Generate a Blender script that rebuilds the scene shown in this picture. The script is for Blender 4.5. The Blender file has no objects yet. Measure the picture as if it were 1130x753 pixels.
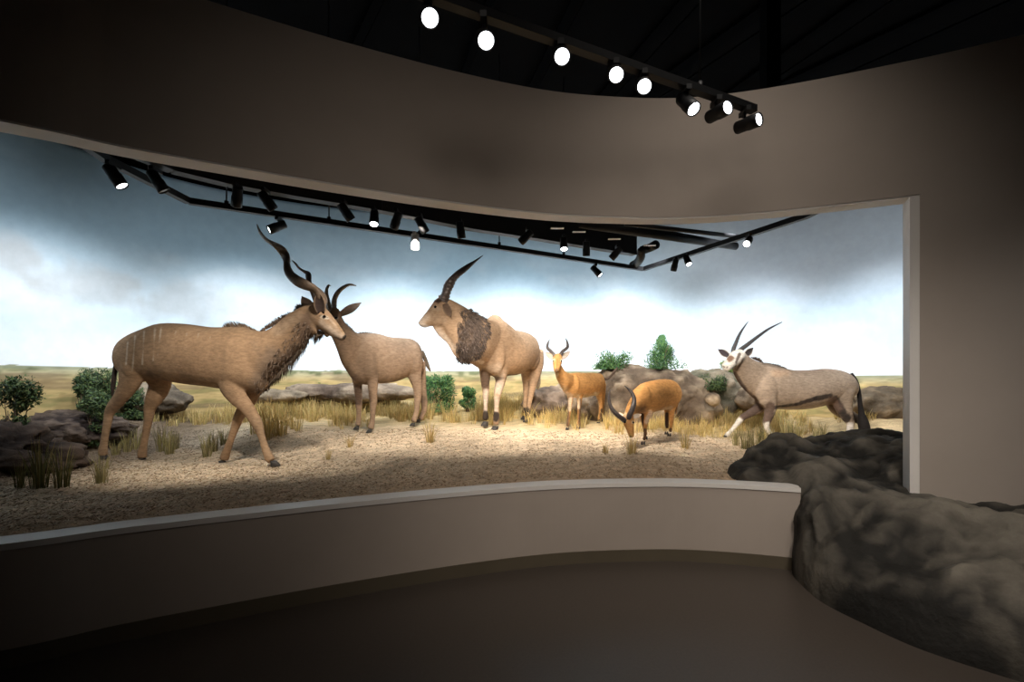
import bpy, bmesh, math, random
import numpy as np
from mathutils import Vector, Matrix, noise as mn
random.seed(7); rng = np.random.default_rng(7)
scn = bpy.context.scene
COL = scn.collection
F = 540.0; CX = 565.0; HY = 420.0; H = 1.55

def P(px, py, d):
    return Vector(((px-CX)/F*d, d, H-(py-HY)/F*d))
def PZ(px, py, z):            # point at height z seen at a photo position
    return P(px, py, (H-z)*F/(py-HY))

# ------------------------------------------------------------------ materials
def mat(name, col, rough=0.8, metal=0.0, spec=0.3, emit=None, estr=0.0):
    m = bpy.data.materials.new(name); m.use_nodes = True
    b = m.node_tree.nodes['Principled BSDF']
    b.inputs['Base Color'].default_value = (*col, 1)
    b.inputs['Roughness'].default_value = rough
    b.inputs['Metallic'].default_value = metal
    b.inputs['Specular IOR Level'].default_value = spec
    if emit:
        b.inputs['Emission Color'].default_value = (*emit, 1)
        b.inputs['Emission Strength'].default_value = estr
    return m
def noisy(m, scale=8, lo=0.75, hi=1.2, detail=6, bump=0.0, bscale=None, bdist=0.02, stretch=None, attr=None, coord='Object', rough=0.6):
    """multiply the base colour by a noise, optionally from a colour attribute, and add bump"""
    nt = m.node_tree; N = nt.nodes; L = nt.links; b = N['Principled BSDF']
    tc = N.new('ShaderNodeTexCoord'); mp = N.new('ShaderNodeMapping')
    L.new(tc.outputs[coord], mp.inputs['Vector'])
    if stretch: mp.inputs['Scale'].default_value = stretch
    nz = N.new('ShaderNodeTexNoise'); nz.inputs['Scale'].default_value = scale
    nz.inputs['Detail'].default_value = detail; nz.inputs['Roughness'].default_value = rough
    L.new(mp.outputs['Vector'], nz.inputs['Vector'])
    mr = N.new('ShaderNodeMapRange'); mr.inputs['From Min'].default_value = .3; mr.inputs['From Max'].default_value = .7
    mr.inputs['To Min'].default_value = lo; mr.inputs['To Max'].default_value = hi
    L.new(nz.outputs['Fac'], mr.inputs['Value'])
    mx = N.new('ShaderNodeVectorMath'); mx.operation = 'SCALE'
    if attr:
        at = N.new('ShaderNodeAttribute'); at.attribute_name = attr
        L.new(at.outputs['Color'], mx.inputs[0])
    else:
        mx.inputs[0].default_value = b.inputs['Base Color'].default_value[:3]
    L.new(mr.outputs['Result'], mx.inputs['Scale'])
    L.new(mx.outputs['Vector'], b.inputs['Base Color'])
    if bump:
        n2 = N.new('ShaderNodeTexNoise'); n2.inputs['Scale'].default_value = bscale or scale*2
        n2.inputs['Detail'].default_value = 8
        L.new(mp.outputs['Vector'], n2.inputs['Vector'])
        bp = N.new('ShaderNodeBump'); bp.inputs['Strength'].default_value = bump; bp.inputs['Distance'].default_value = bdist
        L.new(n2.outputs['Fac'], bp.inputs['Height']); L.new(bp.outputs['Normal'], b.inputs['Normal'])
    return m

M_wall = noisy(mat('warm_grey_paint', (.34, .287, .245), .75, spec=.2), 1.2, .94, 1.05, bump=.05, bscale=90, bdist=.002)
M_trim = noisy(mat('white_trim_paint', (.62, .58, .54), .5), 2, .95, 1.04)
M_base = noisy(mat('brown_baseboard', (.085, .068, .045), .55), 2, .9, 1.1)
M_floor = noisy(mat('dark_brown_floor', (.060, .048, .039), .38, spec=.4), 60, .85, 1.15, bump=.05, bscale=200, bdist=.002)
M_ceil = noisy(mat('black_ceiling_paint', (.0045, .0045, .005), .95, spec=.03), 3, .8, 1.2)
M_joist = mat('black_joist_steel', (.003, .003, .0035), .95, spec=.03)
M_black = mat('black_powder_coat', (.005, .005, .0055), .5, spec=.3)
M_grey = mat('grey_painted_steel', (.18, .18, .18), .4)
M_white = mat('white_lamp_housing', (.75, .74, .72), .4)
M_lens = mat('lit_lens', (.9, .95, 1), .3, emit=(.93, .97, 1), estr=9)
M_lensoff = mat('lens_rim', (.25, .25, .25), .25, spec=.6)
M_fur = noisy(mat('fur', (.4, .3, .2), .85, spec=.15), 34, .74, 1.2, detail=8, bump=.55, bscale=70, bdist=.006, stretch=(.55, .55, 1.3), attr='Col')
M_horn = noisy(mat('horn_keratin', (.1, .08, .065), .42, spec=.45), 40, .6, 1.3, bump=.3, bscale=60, bdist=.004, attr='Col')
M_eye = mat('glass_eye', (.01, .007, .005), .08, spec=.7)
M_hoof = noisy(mat('hoof', (.045, .04, .036), .5), 30, .8, 1.3)
M_rock = noisy(mat('sandstone_rock', (.30, .25, .2), .9, spec=.15), 4, .45, 1.35, detail=10, bump=.9, bscale=9, bdist=.05, rough=.7, attr='Col')
M_bigrock = noisy(mat('dark_moulded_rock', (.13, .115, .09), .8, spec=.25), 2.6, .55, 1.25, detail=11, bump=.55, bscale=26, bdist=.02, rough=.72, attr='Col')
M_ground = noisy(mat('dry_soil', (.5, .4, .28), .95, spec=.1), 48, .74, 1.25, detail=10, bump=1.0, bscale=45, bdist=.03, rough=.75, attr='Col')
M_mural = noisy(mat('painted_mural', (.5, .5, .5), .85, spec=.08), 7, .95, 1.05, detail=5, attr='Col')
M_grass = noisy(mat('dry_grass', (.5, .4, .2), .8, spec=.15), 3, .8, 1.15, attr='Col')
M_leaf = noisy(mat('shrub_leaves', (.1, .2, .06), .6, spec=.3), 4, .75, 1.2, attr='Col')
M_bark = noisy(mat('bark', (.16, .11, .07), .9), 20, .6, 1.3, bump=.5)
M_litter = noisy(mat('straw_litter', (.5, .4, .28), .9), 9, .8, 1.2, attr='Col')

# ------------------------------------------------------------------ objects
def link(name, me, m=None, parent=None):
    o = bpy.data.objects.new(name, me); COL.objects.link(o)
    if m: me.materials.append(m)
    if parent is not None:
        o.parent = parent
        if parent.type == 'EMPTY' and me is not None: me.transform(Matrix.Translation(-parent.location))
    return o
def tag(o, label=None, cat=None, group=None, kind=None):
    if label: o['label'] = label
    if cat: o['category'] = cat
    if group: o['group'] = group
    if kind: o['kind'] = kind
    return o
def empty(name, loc, label, cat, group=None):
    o = bpy.data.objects.new(name, None); COL.objects.link(o); o.location = loc
    o.empty_display_size = .1
    return tag(o, label, cat, group)
def mesh(name, vs, fs, smooth=True):
    me = bpy.data.meshes.new(name); me.from_pydata([tuple(v) for v in vs], [], fs); me.validate()
    if smooth:
        me.polygons.foreach_set('use_smooth', [True]*len(me.polygons))
    me.update(); return me
def setcol(me, cols):
    a = me.color_attributes.new('Col', 'FLOAT_COLOR', 'POINT')
    c = np.ones((len(me.vertices), 4), dtype=np.float32); c[:, :3] = cols
    a.data.foreach_set('color', c.ravel())
def coords(me):
    c = np.empty(len(me.vertices)*3, dtype=np.float32); me.vertices.foreach_get('co', c); return c.reshape(-1, 3).astype(float)
class MB:
    def __init__(s): s.v = []; s.f = []
    def add(s, v, f):
        n = len(s.v); s.v += [tuple(x) for x in v]; s.f += [tuple(i+n for i in q) for q in f]
    def box(s, c, sz, R=None):
        c = Vector(c); vs = []
        for x in (-.5, .5):
            for y in (-.5, .5):
                for z in (-.5, .5):
                    q = Vector((x*sz[0], y*sz[1], z*sz[2]))
                    vs.append(c+(R @ q if R else q))
        s.add(vs, [(0,1,3,2),(4,6,7,5),(0,4,5,1),(2,3,7,6),(0,2,6,4),(1,5,7,3)])
    def bar(s, a, b, w, h):                     # rectangular bar from a to b, w wide (horizontal), h high
        a = Vector(a); b = Vector(b); t = (b-a).normalized()
        side = t.cross(Vector((0,0,1)))
        if side.length < 1e-3: side = Vector((1,0,0))
        side.normalize(); up = side.cross(t).normalized()
        vs = []
        for p in (a, b):
            for i, j in ((-1,-1),(1,-1),(1,1),(-1,1)): vs.append(p+side*w/2*i+up*h/2*j)
        s.add(vs, [(3,2,1,0),(4,5,6,7),(0,1,5,4),(1,2,6,5),(2,3,7,6),(3,0,4,7)])
    def tube(s, pts, rs, n=12, caps=True):
        ring(s, [Vector(p) for p in pts], rs, n)
    def build(s, name, m=None, parent=None, smooth=True):
        return link(name, mesh(name, s.v, s.f, smooth), m, parent)
def ring(mb, pts, rs, n=12):
    """round tube along pts"""
    vs = []; fs = []; ref = None
    for i, p in enumerate(pts):
        t = (pts[min(i+1, len(pts)-1)]-pts[max(i-1, 0)]).normalized()
        if ref is None:
            ref = t.cross(Vector((0,0,1)))
            if ref.length < .1: ref = t.cross(Vector((1,0,0)))
        a = (ref - t*ref.dot(t)).normalized(); ref = a; b = t.cross(a)
        r = rs[i] if hasattr(rs, '__len__') else rs
        for k in range(n):
            an = 2*math.pi*k/n; vs.append(p+a*math.cos(an)*r+b*math.sin(an)*r)
    m = len(pts)
    for i in range(m-1):
        for k in range(n):
            fs.append((i*n+k, i*n+(k+1) % n, (i+1)*n+(k+1) % n, (i+1)*n+k))
    fs.append(tuple(range(n-1, -1, -1))); fs.append(tuple((m-1)*n+k for k in range(n)))
    mb.add(vs, fs)
def cat(pts, sub=4):
    """Catmull-Rom over tuples"""
    A = [np.array(p, float) for p in pts]; out = []
    for i in range(len(A)-1):
        p0 = A[max(i-1, 0)]; p1 = A[i]; p2 = A[i+1]; p3 = A[min(i+2, len(A)-1)]
        for k in range(sub):
            t = k/sub
            out.append(.5*((2*p1)+(-p0+p2)*t+(2*p0-5*p1+4*p2-p3)*t*t+(-p0+3*p1-3*p2+p3)*t**3))
    out.append(A[-1]); return out
def sstep(a, b, x):
    t = np.clip((x-a)/(b-a), 0, 1); return t*t*(3-2*t)

# ------------------------------------------------------------------ plan curves
def px_d(lst): return [((x-CX)/F*d, d) for x, d in lst]
front = [(-7.2, .15), (-5.6, 1.0), (-4.2, 1.80)] + px_d([(0,2.62),(125,2.89),(250,3.17),(375,3.49),(500,3.83),(600,4.08),(680,4.18),(760,4.19),(860,4.03),(1008,3.70),(1130,3.43)]) + [(4.6,2.94),(5.8,2.36),(7.2,1.6)]
FC = [Vector((p[0], p[1], 0)) for p in cat(front, 10)]
def resample(pts, step):
    out = [pts[0]]; acc = 0
    L = [0]
    for i in range(1, len(pts)): L.append(L[-1]+(pts[i]-pts[i-1]).length)
    n = int(L[-1]/step); res = []; j = 0
    for k in range(n+1):
        s = L[-1]*k/n
        while j < len(L)-2 and L[j+1] < s: j += 1
        res.append(pts[j].lerp(pts[j+1], (s-L[j])/max(1e-9, L[j+1]-L[j])))
    return res
FC = resample(FC, .06)
def normal2(c, i):
    t = (c[min(i+1, len(c)-1)]-c[max(i-1, 0)]).normalized(); return Vector((-t.y, t.x, 0))   # towards +Y (behind the wall)
FN = [normal2(FC, i) for i in range(len(FC))]
T = .165
ZS, ZT, ZTOP = .674, 2.952, 3.975
def frontY(x):
    for i in range(len(FC)-1):
        if FC[i].x <= x <= FC[i+1].x:
            return FC[i].y+(FC[i+1].y-FC[i].y)*(x-FC[i].x)/(FC[i+1].x-FC[i].x)
    return FC[0].y if x < FC[0].x else FC[-1].y
def strip_solid(mb, i0, i1, z0, z1, o0=0.0, o1=T):
    """solid following the front curve between indices, heights z0..z1, offsets o0..o1"""
    vs = []; fs = []
    for i in range(i0, i1+1):
        a = FC[i]+FN[i]*o0; b = FC[i]+FN[i]*o1
        vs += [(a.x,a.y,z0),(a.x,a.y,z1),(b.x,b.y,z1),(b.x,b.y,z0)]
    n = i1-i0+1
    for k in range(n-1):
        for q in range(4):
            fs.append((k*4+q, k*4+(q+1) % 4, (k+1)*4+(q+1) % 4, (k+1)*4+q))
    fs.append((3,2,1,0)); fs.append(tuple((n-1)*4+q for q in range(4)))
    mb.add(vs, fs)
def idx(x): return min(range(len(FC)), key=lambda i: abs(FC[i].x-x))
iL, iS, iR, iE = idx(-4.4), idx(2.36), idx(3.045), len(FC)-1
mb = MB()
strip_solid(mb, 0, iE, ZT, ZTOP)             # header
strip_solid(mb, 0, iL, 0, ZT)                # left of the opening
strip_solid(mb, iL, iS, 0, ZS-.035)          # parapet
strip_solid(mb, iR, iE, 0, ZT)               # right of the opening
o = mb.build('wall_front', M_wall, smooth=False); tag(o, 'curved warm grey gallery wall with a long window onto the diorama', 'wall', kind='structure')
me = o.data; 
mb = MB(); strip_solid(mb, iL, iS, ZS-.035, ZS, -.012, T+.01)
o = mb.build('trim_1', M_trim, smooth=False); tag(o, 'white curved sill cap along the low wall', 'sill', kind='structure')
mb = MB(); strip_solid(mb, iL, iR, ZT-.012, ZT+.0, .004, T-.004)
strip_solid(mb, iR-1, iR, .45, ZT-.012, .004, T-.004)
o = mb.build('trim_2', M_trim, smooth=False); tag(o, 'pale lining of the opening head and right jamb', 'trim', kind='structure')
mb = MB(); strip_solid(mb, 0, iS, 0, .1, -.008, 0); strip_solid(mb, iR, iE, 0, .1, -.008, 0)
o = mb.build('baseboard_front', M_base, smooth=False); tag(o, 'dark brown baseboard under the curved wall', 'baseboard', kind='structure')

# room shell
mb = MB(); mb.box((0, 2.2, -.05), (16, 17, .1)); o = mb.build('floor', M_floor, smooth=False); tag(o, 'dark brown matte floor', 'floor', kind='structure')
mb = MB(); mb.box((0, 2.2, 5.65), (16, 17, .1)); o = mb.build('ceiling', M_ceil, smooth=False); tag(o, 'black painted ceiling', 'ceiling', kind='structure')
for nm, c, s in (('wall_left', (-8.05, 2.2, 2.8), (.1, 17, 5.6)), ('wall_right', (8.05, 2.2, 2.8), (.1, 17, 5.6)), ('wall_rear', (0, -6.3, 2.8), (16, .1, 5.6)), ('wall_far', (0, 10.7, 2.8), (16, .1, 5.6))):
    mb = MB(); mb.box(c, s); o = mb.build(nm, M_ceil if nm == 'wall_far' else M_wall, smooth=False); tag(o, 'outer gallery wall', 'wall', kind='structure')

# ------------------------------------------------------------------ backdrop mural
back = [(-5.35,1.30),(-5.95,2.6),(-6.2,4.2),(-6.0,6.0),(-5.1,7.6),(-3.4,8.7),(-1.0,9.3),(1.5,9.6),(3.6,9.55),(5.0,9.1),(6.2,8.1),(6.9,6.6),(7.05,5.0),(6.9,3.4),(6.55,2.1)]
BC = resample([Vector((p[0], p[1], 0)) for p in cat(back, 12)], .05)
def fbm(x, y, z=0., o=5): return mn.fractal(Vector((x, y, z)), 1.0, 2.0, o, noise_basis='PERLIN_ORIGINAL')
def build_mural():
    zs = np.concatenate([np.arange(.6, 2.2, .0125), np.arange(2.2, 4.66, .05)])
    n, m = len(BC), len(zs); vs = []; cols = []
    top = np.array([.205, .29, .345]); mid = np.array([.53, .625, .685]); low = np.array([.82, .865, .90]); cloud = np.array([.42, .43, .44]); cl2 = np.array([.86, .88, .89])
    haze = np.array([.86, .86, .82])
    for i, p in enumerate(BC):
        s = i*.05
        hz = 1.73 if p.x < 2 else 1.73-.10*min(1, (p.x-2)/3)
        for z in zs:
            vs.append((p.x, p.y, z))
            if z > hz + .012*fbm(s*2, 5.1)+.008*fbm(s*9, 3.3):
                t = (z-hz)
                a = sstep(0.0, .75, t); b = sstep(.8, 2.0, t)
                rx = float(sstep(1.0, 4.5, p.x)); tp_ = top*(1-rx)+np.array([.36, .395, .42])*rx
                c = low*(1-a)+mid*a; c = c*(1-b)+tp_*b
                f = fbm(s*.55+3, z*1.1, 1.7, 6)
                k = float(sstep(.02, .42, f))*float(sstep(.1, .5, t))*(1-.6*float(sstep(1.6, 2.4, t)))
                cc = cl2*(1-b)+cloud*b
                c = c*(1-.2*k)+cc*.2*k
                if p.x > 3: c = c*(1-.5*float(sstep(3, 5, p.x)))+c*np.array([.80, .84, .91])*.5*float(sstep(3, 5, p.x))
                # brownish cumulus left
                for (qs, qz, rs_, rz, w) in ((4.6, 3.05, .55, .32, .75), (5.6, 2.85, .7, .3, .7), (6.9, 2.75, .8, .35, .6), (3.1, 3.0, .3, .4, .45), (17.2, 2.6, .7, .35, .25)):
                    q = ((s-qs)/rs_)**2+((z-qz)/rz)**2+.9*fbm(s*2.5, z*2.5, 7)
                    k2 = float(1-sstep(.2, 1.4, q))*w*.75
                    c = c*(1-k2)+np.array([.36, .35, .34])*k2
            else:
                t = hz-z                      # 0 at the horizon
                g1 = fbm(s*1.6, z*9, 2, 5); g2 = fbm(s*6, z*30, 4, 5); g3 = fbm(s*.7, z*5, 9, 4)
                far = np.array([.46, .43, .28]); y1 = np.array([.52, .38, .17]); gr = np.array([.11, .14, .05]); br = np.array([.20, .14, .09])
                a = float(sstep(0, .22, t)); c = far*(1-a)+y1*a
                k = float(sstep(-.02, .35, g1+.4*g2)); c = c*(1-.5*k)+gr*.5*k
                k = float(sstep(.12, .4, g3)); c = c*(1-.55*k)+br*.55*k
                if t < .035: c = c*.5+np.array([.26, .30, .20])*.5
                k = float(sstep(.10, .3, fbm(s*5, 7.7+t*3, 3, 3)))*float(sstep(.0, .03, t))*float(1-sstep(.05, .16, t)); c = c*(1-.7*k)+np.array([.09, .12, .05])*.7*k
                c = c*(1+.25*g2)
            cols.append(np.clip(c, 0.01, .95))
    fs = [(i*m+j, (i+1)*m+j, (i+1)*m+j+1, i*m+j+1) for i in range(n-1) for j in range(m-1)]
    # thickness behind
    k0 = len(vs)
    for i, p in enumerate(BC):
        nn = normal2(BC, i)
        q = p+nn*.08
        vs += [(q.x, q.y, zs[0]), (q.x, q.y, zs[-1])]; cols += [np.array([.05]*3)]*2
    for i in range(n-1):
        fs.append((k0+i*2, k0+i*2+1, k0+i*2+3, k0+i*2+2))
        fs.append((i*m+m-1, (i+1)*m+m-1, k0+i*2+3, k0+i*2+1))
        fs.append((i*m, k0+i*2, k0+i*2+2, (i+1)*m))
    me = mesh('wall_back', vs, fs); setcol(me, np.array(cols))
    o = link('wall_back', me, M_mural); tag(o, 'curved backdrop wall painted with cloudy sky over savanna', 'mural wall', kind='structure')
build_mural()

# ------------------------------------------------------------------ diorama ground
CP = [(-4.7,5.0,.66),(-4.55,5.55,.66),(-4.2,5.6,.65),(-3.7,5.3,.645),(-3.0,5.2,.65),(-2.5,5.0,.665),(-2.0,4.9,.67),(-3,4.2,.66),(-4,3.4,.66),(-5,2.5,.66),
      (-1.95,6.6,.845),(-2.2,6.8,.86),(-1.45,7.25,.885),(-.26,7.0,.85),(-.4,7.25,.88),(.22,8.0,.88),(.84,7.3,.82),(1.42,7.95,.87),
      (1.57,5.85,.79),(2.1,6.5,.81),(3.2,7.3,.71),(3.8,7.2,.68),(5.0,7.5,.66),(4,5.5,.66),(3,4.6,.62),(2,4.5,.64),(.5,4.5,.65),(-1,4.3,.65),(0,5.4,.73),(-1,5.6,.74),(1,5.6,.75),
      (-5.6,7.0,1.0),(-4,8.3,1.12),(-2,9,1.17),(0,9.3,1.2),(2,9.4,1.18),(4,9.2,1.05),(6,8,.95),(6.6,6,.8),(-6,5,.85),(-5.6,3.6,.75),(-3.2,7.0,.9)]
CPa = np.array(CP)
def gz(x, y):
    d2 = (CPa[:,0]-x)**2+(CPa[:,1]-y)**2+.02
    w = 1/d2**1.6
    return float((w*CPa[:,2]).sum()/w.sum())
def ground_hit(px, py):
    d = 4.0
    while d < 9.5:
        p = P(px, py, d)
        if p.z <= gz(p.x, p.y): return p
        d += .04
    return None
def build_ground():
    n, m = 210, 150; vs = []; cols = []
    i0 = 8
    fr = resample([FC[i]+FN[i]*(T-.04) for i in range(idx(-5.2), idx(6.4)+1)], .02); bk = BC
    for i in range(n):
        a = fr[int(i*(len(fr)-1)/(n-1))]; b = bk[int(i*(len(bk)-1)/(n-1))]
        for j in range(m):
            t = j/(m-1); p = a.lerp(b, t)
            nz = .018*fbm(p.x*2.2, p.y*2.2)+.008*fbm(p.x*9, p.y*9, 3)
            z = gz(p.x, p.y)+nz; q = float(1-sstep(.0, .30, (p-a).length)); z = z*(1-q)+.671*q
            vs.append((p.x, p.y, z))
            back_ = sstep(6.3, 8.4, p.y-(.25*p.x if p.x < 0 else 0)*0)
            c = np.array([.70, .555, .40])
            k = float(sstep(-.1, .3, fbm(p.x*1.3, p.y*1.3, 8))); c = c*(1-.35*k)+np.array([.55, .43, .30])*.35*k
            c = c*(1-back_)+np.array([.66, .50, .25])*back_
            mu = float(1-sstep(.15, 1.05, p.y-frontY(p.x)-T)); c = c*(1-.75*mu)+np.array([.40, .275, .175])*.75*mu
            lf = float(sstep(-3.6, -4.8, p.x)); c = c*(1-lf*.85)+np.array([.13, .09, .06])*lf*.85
            if p.x > 3.2:
                k = float(sstep(3.2, 4.5, p.x))*.7; c = c*(1-k)+np.array([.50, .36, .20])*k
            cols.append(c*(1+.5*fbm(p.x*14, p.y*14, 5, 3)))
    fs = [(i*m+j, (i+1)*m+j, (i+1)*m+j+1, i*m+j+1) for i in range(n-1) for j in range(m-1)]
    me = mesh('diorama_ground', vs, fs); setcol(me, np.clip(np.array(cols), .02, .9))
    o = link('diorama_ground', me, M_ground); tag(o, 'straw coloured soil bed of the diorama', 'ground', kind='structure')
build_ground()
def build_litter():
    vs = []; fs = []; cols = []
    pal = [(.66,.53,.37),(.48,.36,.23),(.78,.68,.52),(.30,.21,.13),(.60,.48,.34)]
    k = 0
    while k < 26000:
        px = random.uniform(-40, 900); py = 430+160*random.random()**.8
        if py < 462: continue
        p = ground_hit(px, py) if False else None
        x = random.uniform(-5.4, 3.2); y = random.uniform(1.9, 6.9)
        if y < frontY(x)+T+.05: continue
        if y > 5.2 and random.random() < .45: continue
        z = gz(x, y)+.018*fbm(x*2.2, y*2.2)+.008*fbm(x*9, y*9, 3)+.004
        L = random.uniform(.006, .02); w = random.uniform(.002, .005); a = random.uniform(0, math.pi); e = random.uniform(-.35, .5)
        dx, dy = math.cos(a)*L, math.sin(a)*L; wx, wy = -math.sin(a)*w, math.cos(a)*w; n = len(vs); dz = e*L
        vs += [(x-dx-wx, y-dy-wy, z-abs(dz)*.2), (x-dx+wx, y-dy+wy, z), (x+dx+wx, y+dy+wy, z+dz*.7+.004), (x+dx-wx, y+dy-wy, z+dz*.7+.002), (x, y, z-.006)]
        fs += [(n, n+1, n+2, n+3), (n, n+4, n+1), (n+1, n+4, n+2), (n+2, n+4, n+3), (n+3, n+4, n)]
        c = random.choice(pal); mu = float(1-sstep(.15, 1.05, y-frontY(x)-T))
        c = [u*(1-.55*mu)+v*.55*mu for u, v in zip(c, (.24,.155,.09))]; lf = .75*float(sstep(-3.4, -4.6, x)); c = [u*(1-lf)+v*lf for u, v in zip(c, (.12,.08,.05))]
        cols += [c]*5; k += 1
    me = mesh('straw_litter', vs, fs, False); setcol(me, np.array(cols))
    o = link('straw_litter', me, M_litter); tag(o, 'chopped straw and bark litter scattered over the soil', 'litter', kind='stuff')
build_litter()

# ------------------------------------------------------------------ rocks
def rock(name, c, r, seed, label, disp=.28, sub=5, base=(.30,.25,.2), dark=(.10,.08,.06), group=None, freq=1.0, flat=.0, rot=0):
    bm = bmesh.new(); bmesh.ops.create_icosphere(bm, subdivisions=sub, radius=1.0)
    c = Vector(c); cols = []
    R = Matrix.Rotation(rot, 3, 'Z')
    for v in bm.verts:
        q = v.co.copy()
        s = Vector((q.x*r[0], q.y*r[1], q.z*r[2]))
        f = mn.ridged_multi_fractal(s*1.1*freq+Vector((seed*3.1, seed*1.7, 0)), .9, 2.1, 5, 1.0, 2.0)
        g = fbm(s.x*.9*freq+seed, s.y*.9*freq, s.z*.9*freq, 4)
        h = fbm(s.x*5*freq+seed, s.y*5*freq, s.z*7*freq, 4)
        k = 1+disp*(.38*(f-1.2)+.9*g+.3*h)
        p = s*k
        if q.z > 0 and flat: p.z *= 1-flat*q.z
        v.co = R @ p + c
        t = min(1, max(0, .42+.45*(f-1.2)+.9*g+.7*h))
        cols.append([base[i]*t+dark[i]*(1-t) for i in range(3)])
    me = bpy.data.meshes.new(name); bm.to_mesh(me); bm.free()
    me.polygons.foreach_set('use_smooth', [True]*len(me.polygons)); setcol(me, np.array(cols))
    o = bpy.data.objects.new(name, me); COL.objects.link(o); me.materials.append(M_rock)
    me.transform(Matrix.Translation(-c)); o.location = c
    return tag(o, label, 'rock', group)
def rock_at(px, py, d, rx, ry, rz, seed, label, **k):      # centre at a photo position
    p = P(px, py, d); return rock('rock', (p.x, p.y, p.z), (rx, ry, rz), seed, label, **k)

warm = dict(base=(.54,.41,.275), dark=(.15,.105,.07))
rock_at(712, 447, 8.55, 1.28, .55, .74, 1, 'large rounded tan rock outcrop behind the two small orange antelopes', disp=.22, **warm)
rock_at(640, 442, 8.7, .62, .4, .42, 2, 'low pinkish brown rock left of the large outcrop', disp=.3, **warm)
rock_at(782, 437, 8.75, .62, .42, .46, 3, 'dark broken rock under shrubs right of the large outcrop', disp=.4, base=(.26,.21,.15), dark=(.05,.06,.035))
rock_at(786, 440, 7.95, .13, .12, .12, 4, 'small pale boulder between the grazing antelope and the oryx', disp=.3, sub=4, **warm)
rock_at(829, 441, 8.3, .30, .2, .22, 5, 'pale boulder behind the front legs of the oryx', disp=.35, sub=4, **warm)
rock_at(808, 440, 8.5, .22, .2, .17, 6, 'brown boulder behind the chin of the oryx', disp=.4, sub=4, base=(.32,.25,.18), dark=(.08,.07,.05))
rock_at(980, 447, 8.0, .62, .4, .33, 7, 'brown rock right of the oryx tail by the jamb', disp=.35, base=(.36,.26,.16), dark=(.12,.09,.06))
rock_at(385, 433, 8.3, 1.15, .35, .17, 8, 'long low rock ridge behind the young kudu', disp=.35, base=(.40,.31,.22), dark=(.14,.10,.075))
rock_at(300, 437, 7.9, .55, .3, .11, 9, 'flat brown rock shelf behind the bull kudu chest', disp=.35, base=(.36,.28,.19), dark=(.13,.10,.07))
rock_at(170, 441, 7.2, .60, .3, .24, 10, 'low grey brown rock behind the hind legs of the bull kudu', disp=.35, base=(.30,.235,.165), dark=(.10,.08,.06))
rock_at(605, 445, 8.6, .45, .3, .30, 11, 'dark brown rock between the eland and the standing kob', disp=.4, base=(.30,.22,.16), dark=(.10,.07,.05))
rock_at(-38, 508, 4.7, .86, .6, .36, 12, 'dark rugged rock mound at the left edge', disp=.45, base=(.13,.095,.075), dark=(.02,.015,.013), freq=2.3)
rock_at(70, 474, 6.1, .72, .4, .20, 13, 'dark brown rock spur behind the hind hooves of the bull kudu', disp=.4, base=(.15,.11,.085), dark=(.03,.022,.02), freq=2.3)

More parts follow.
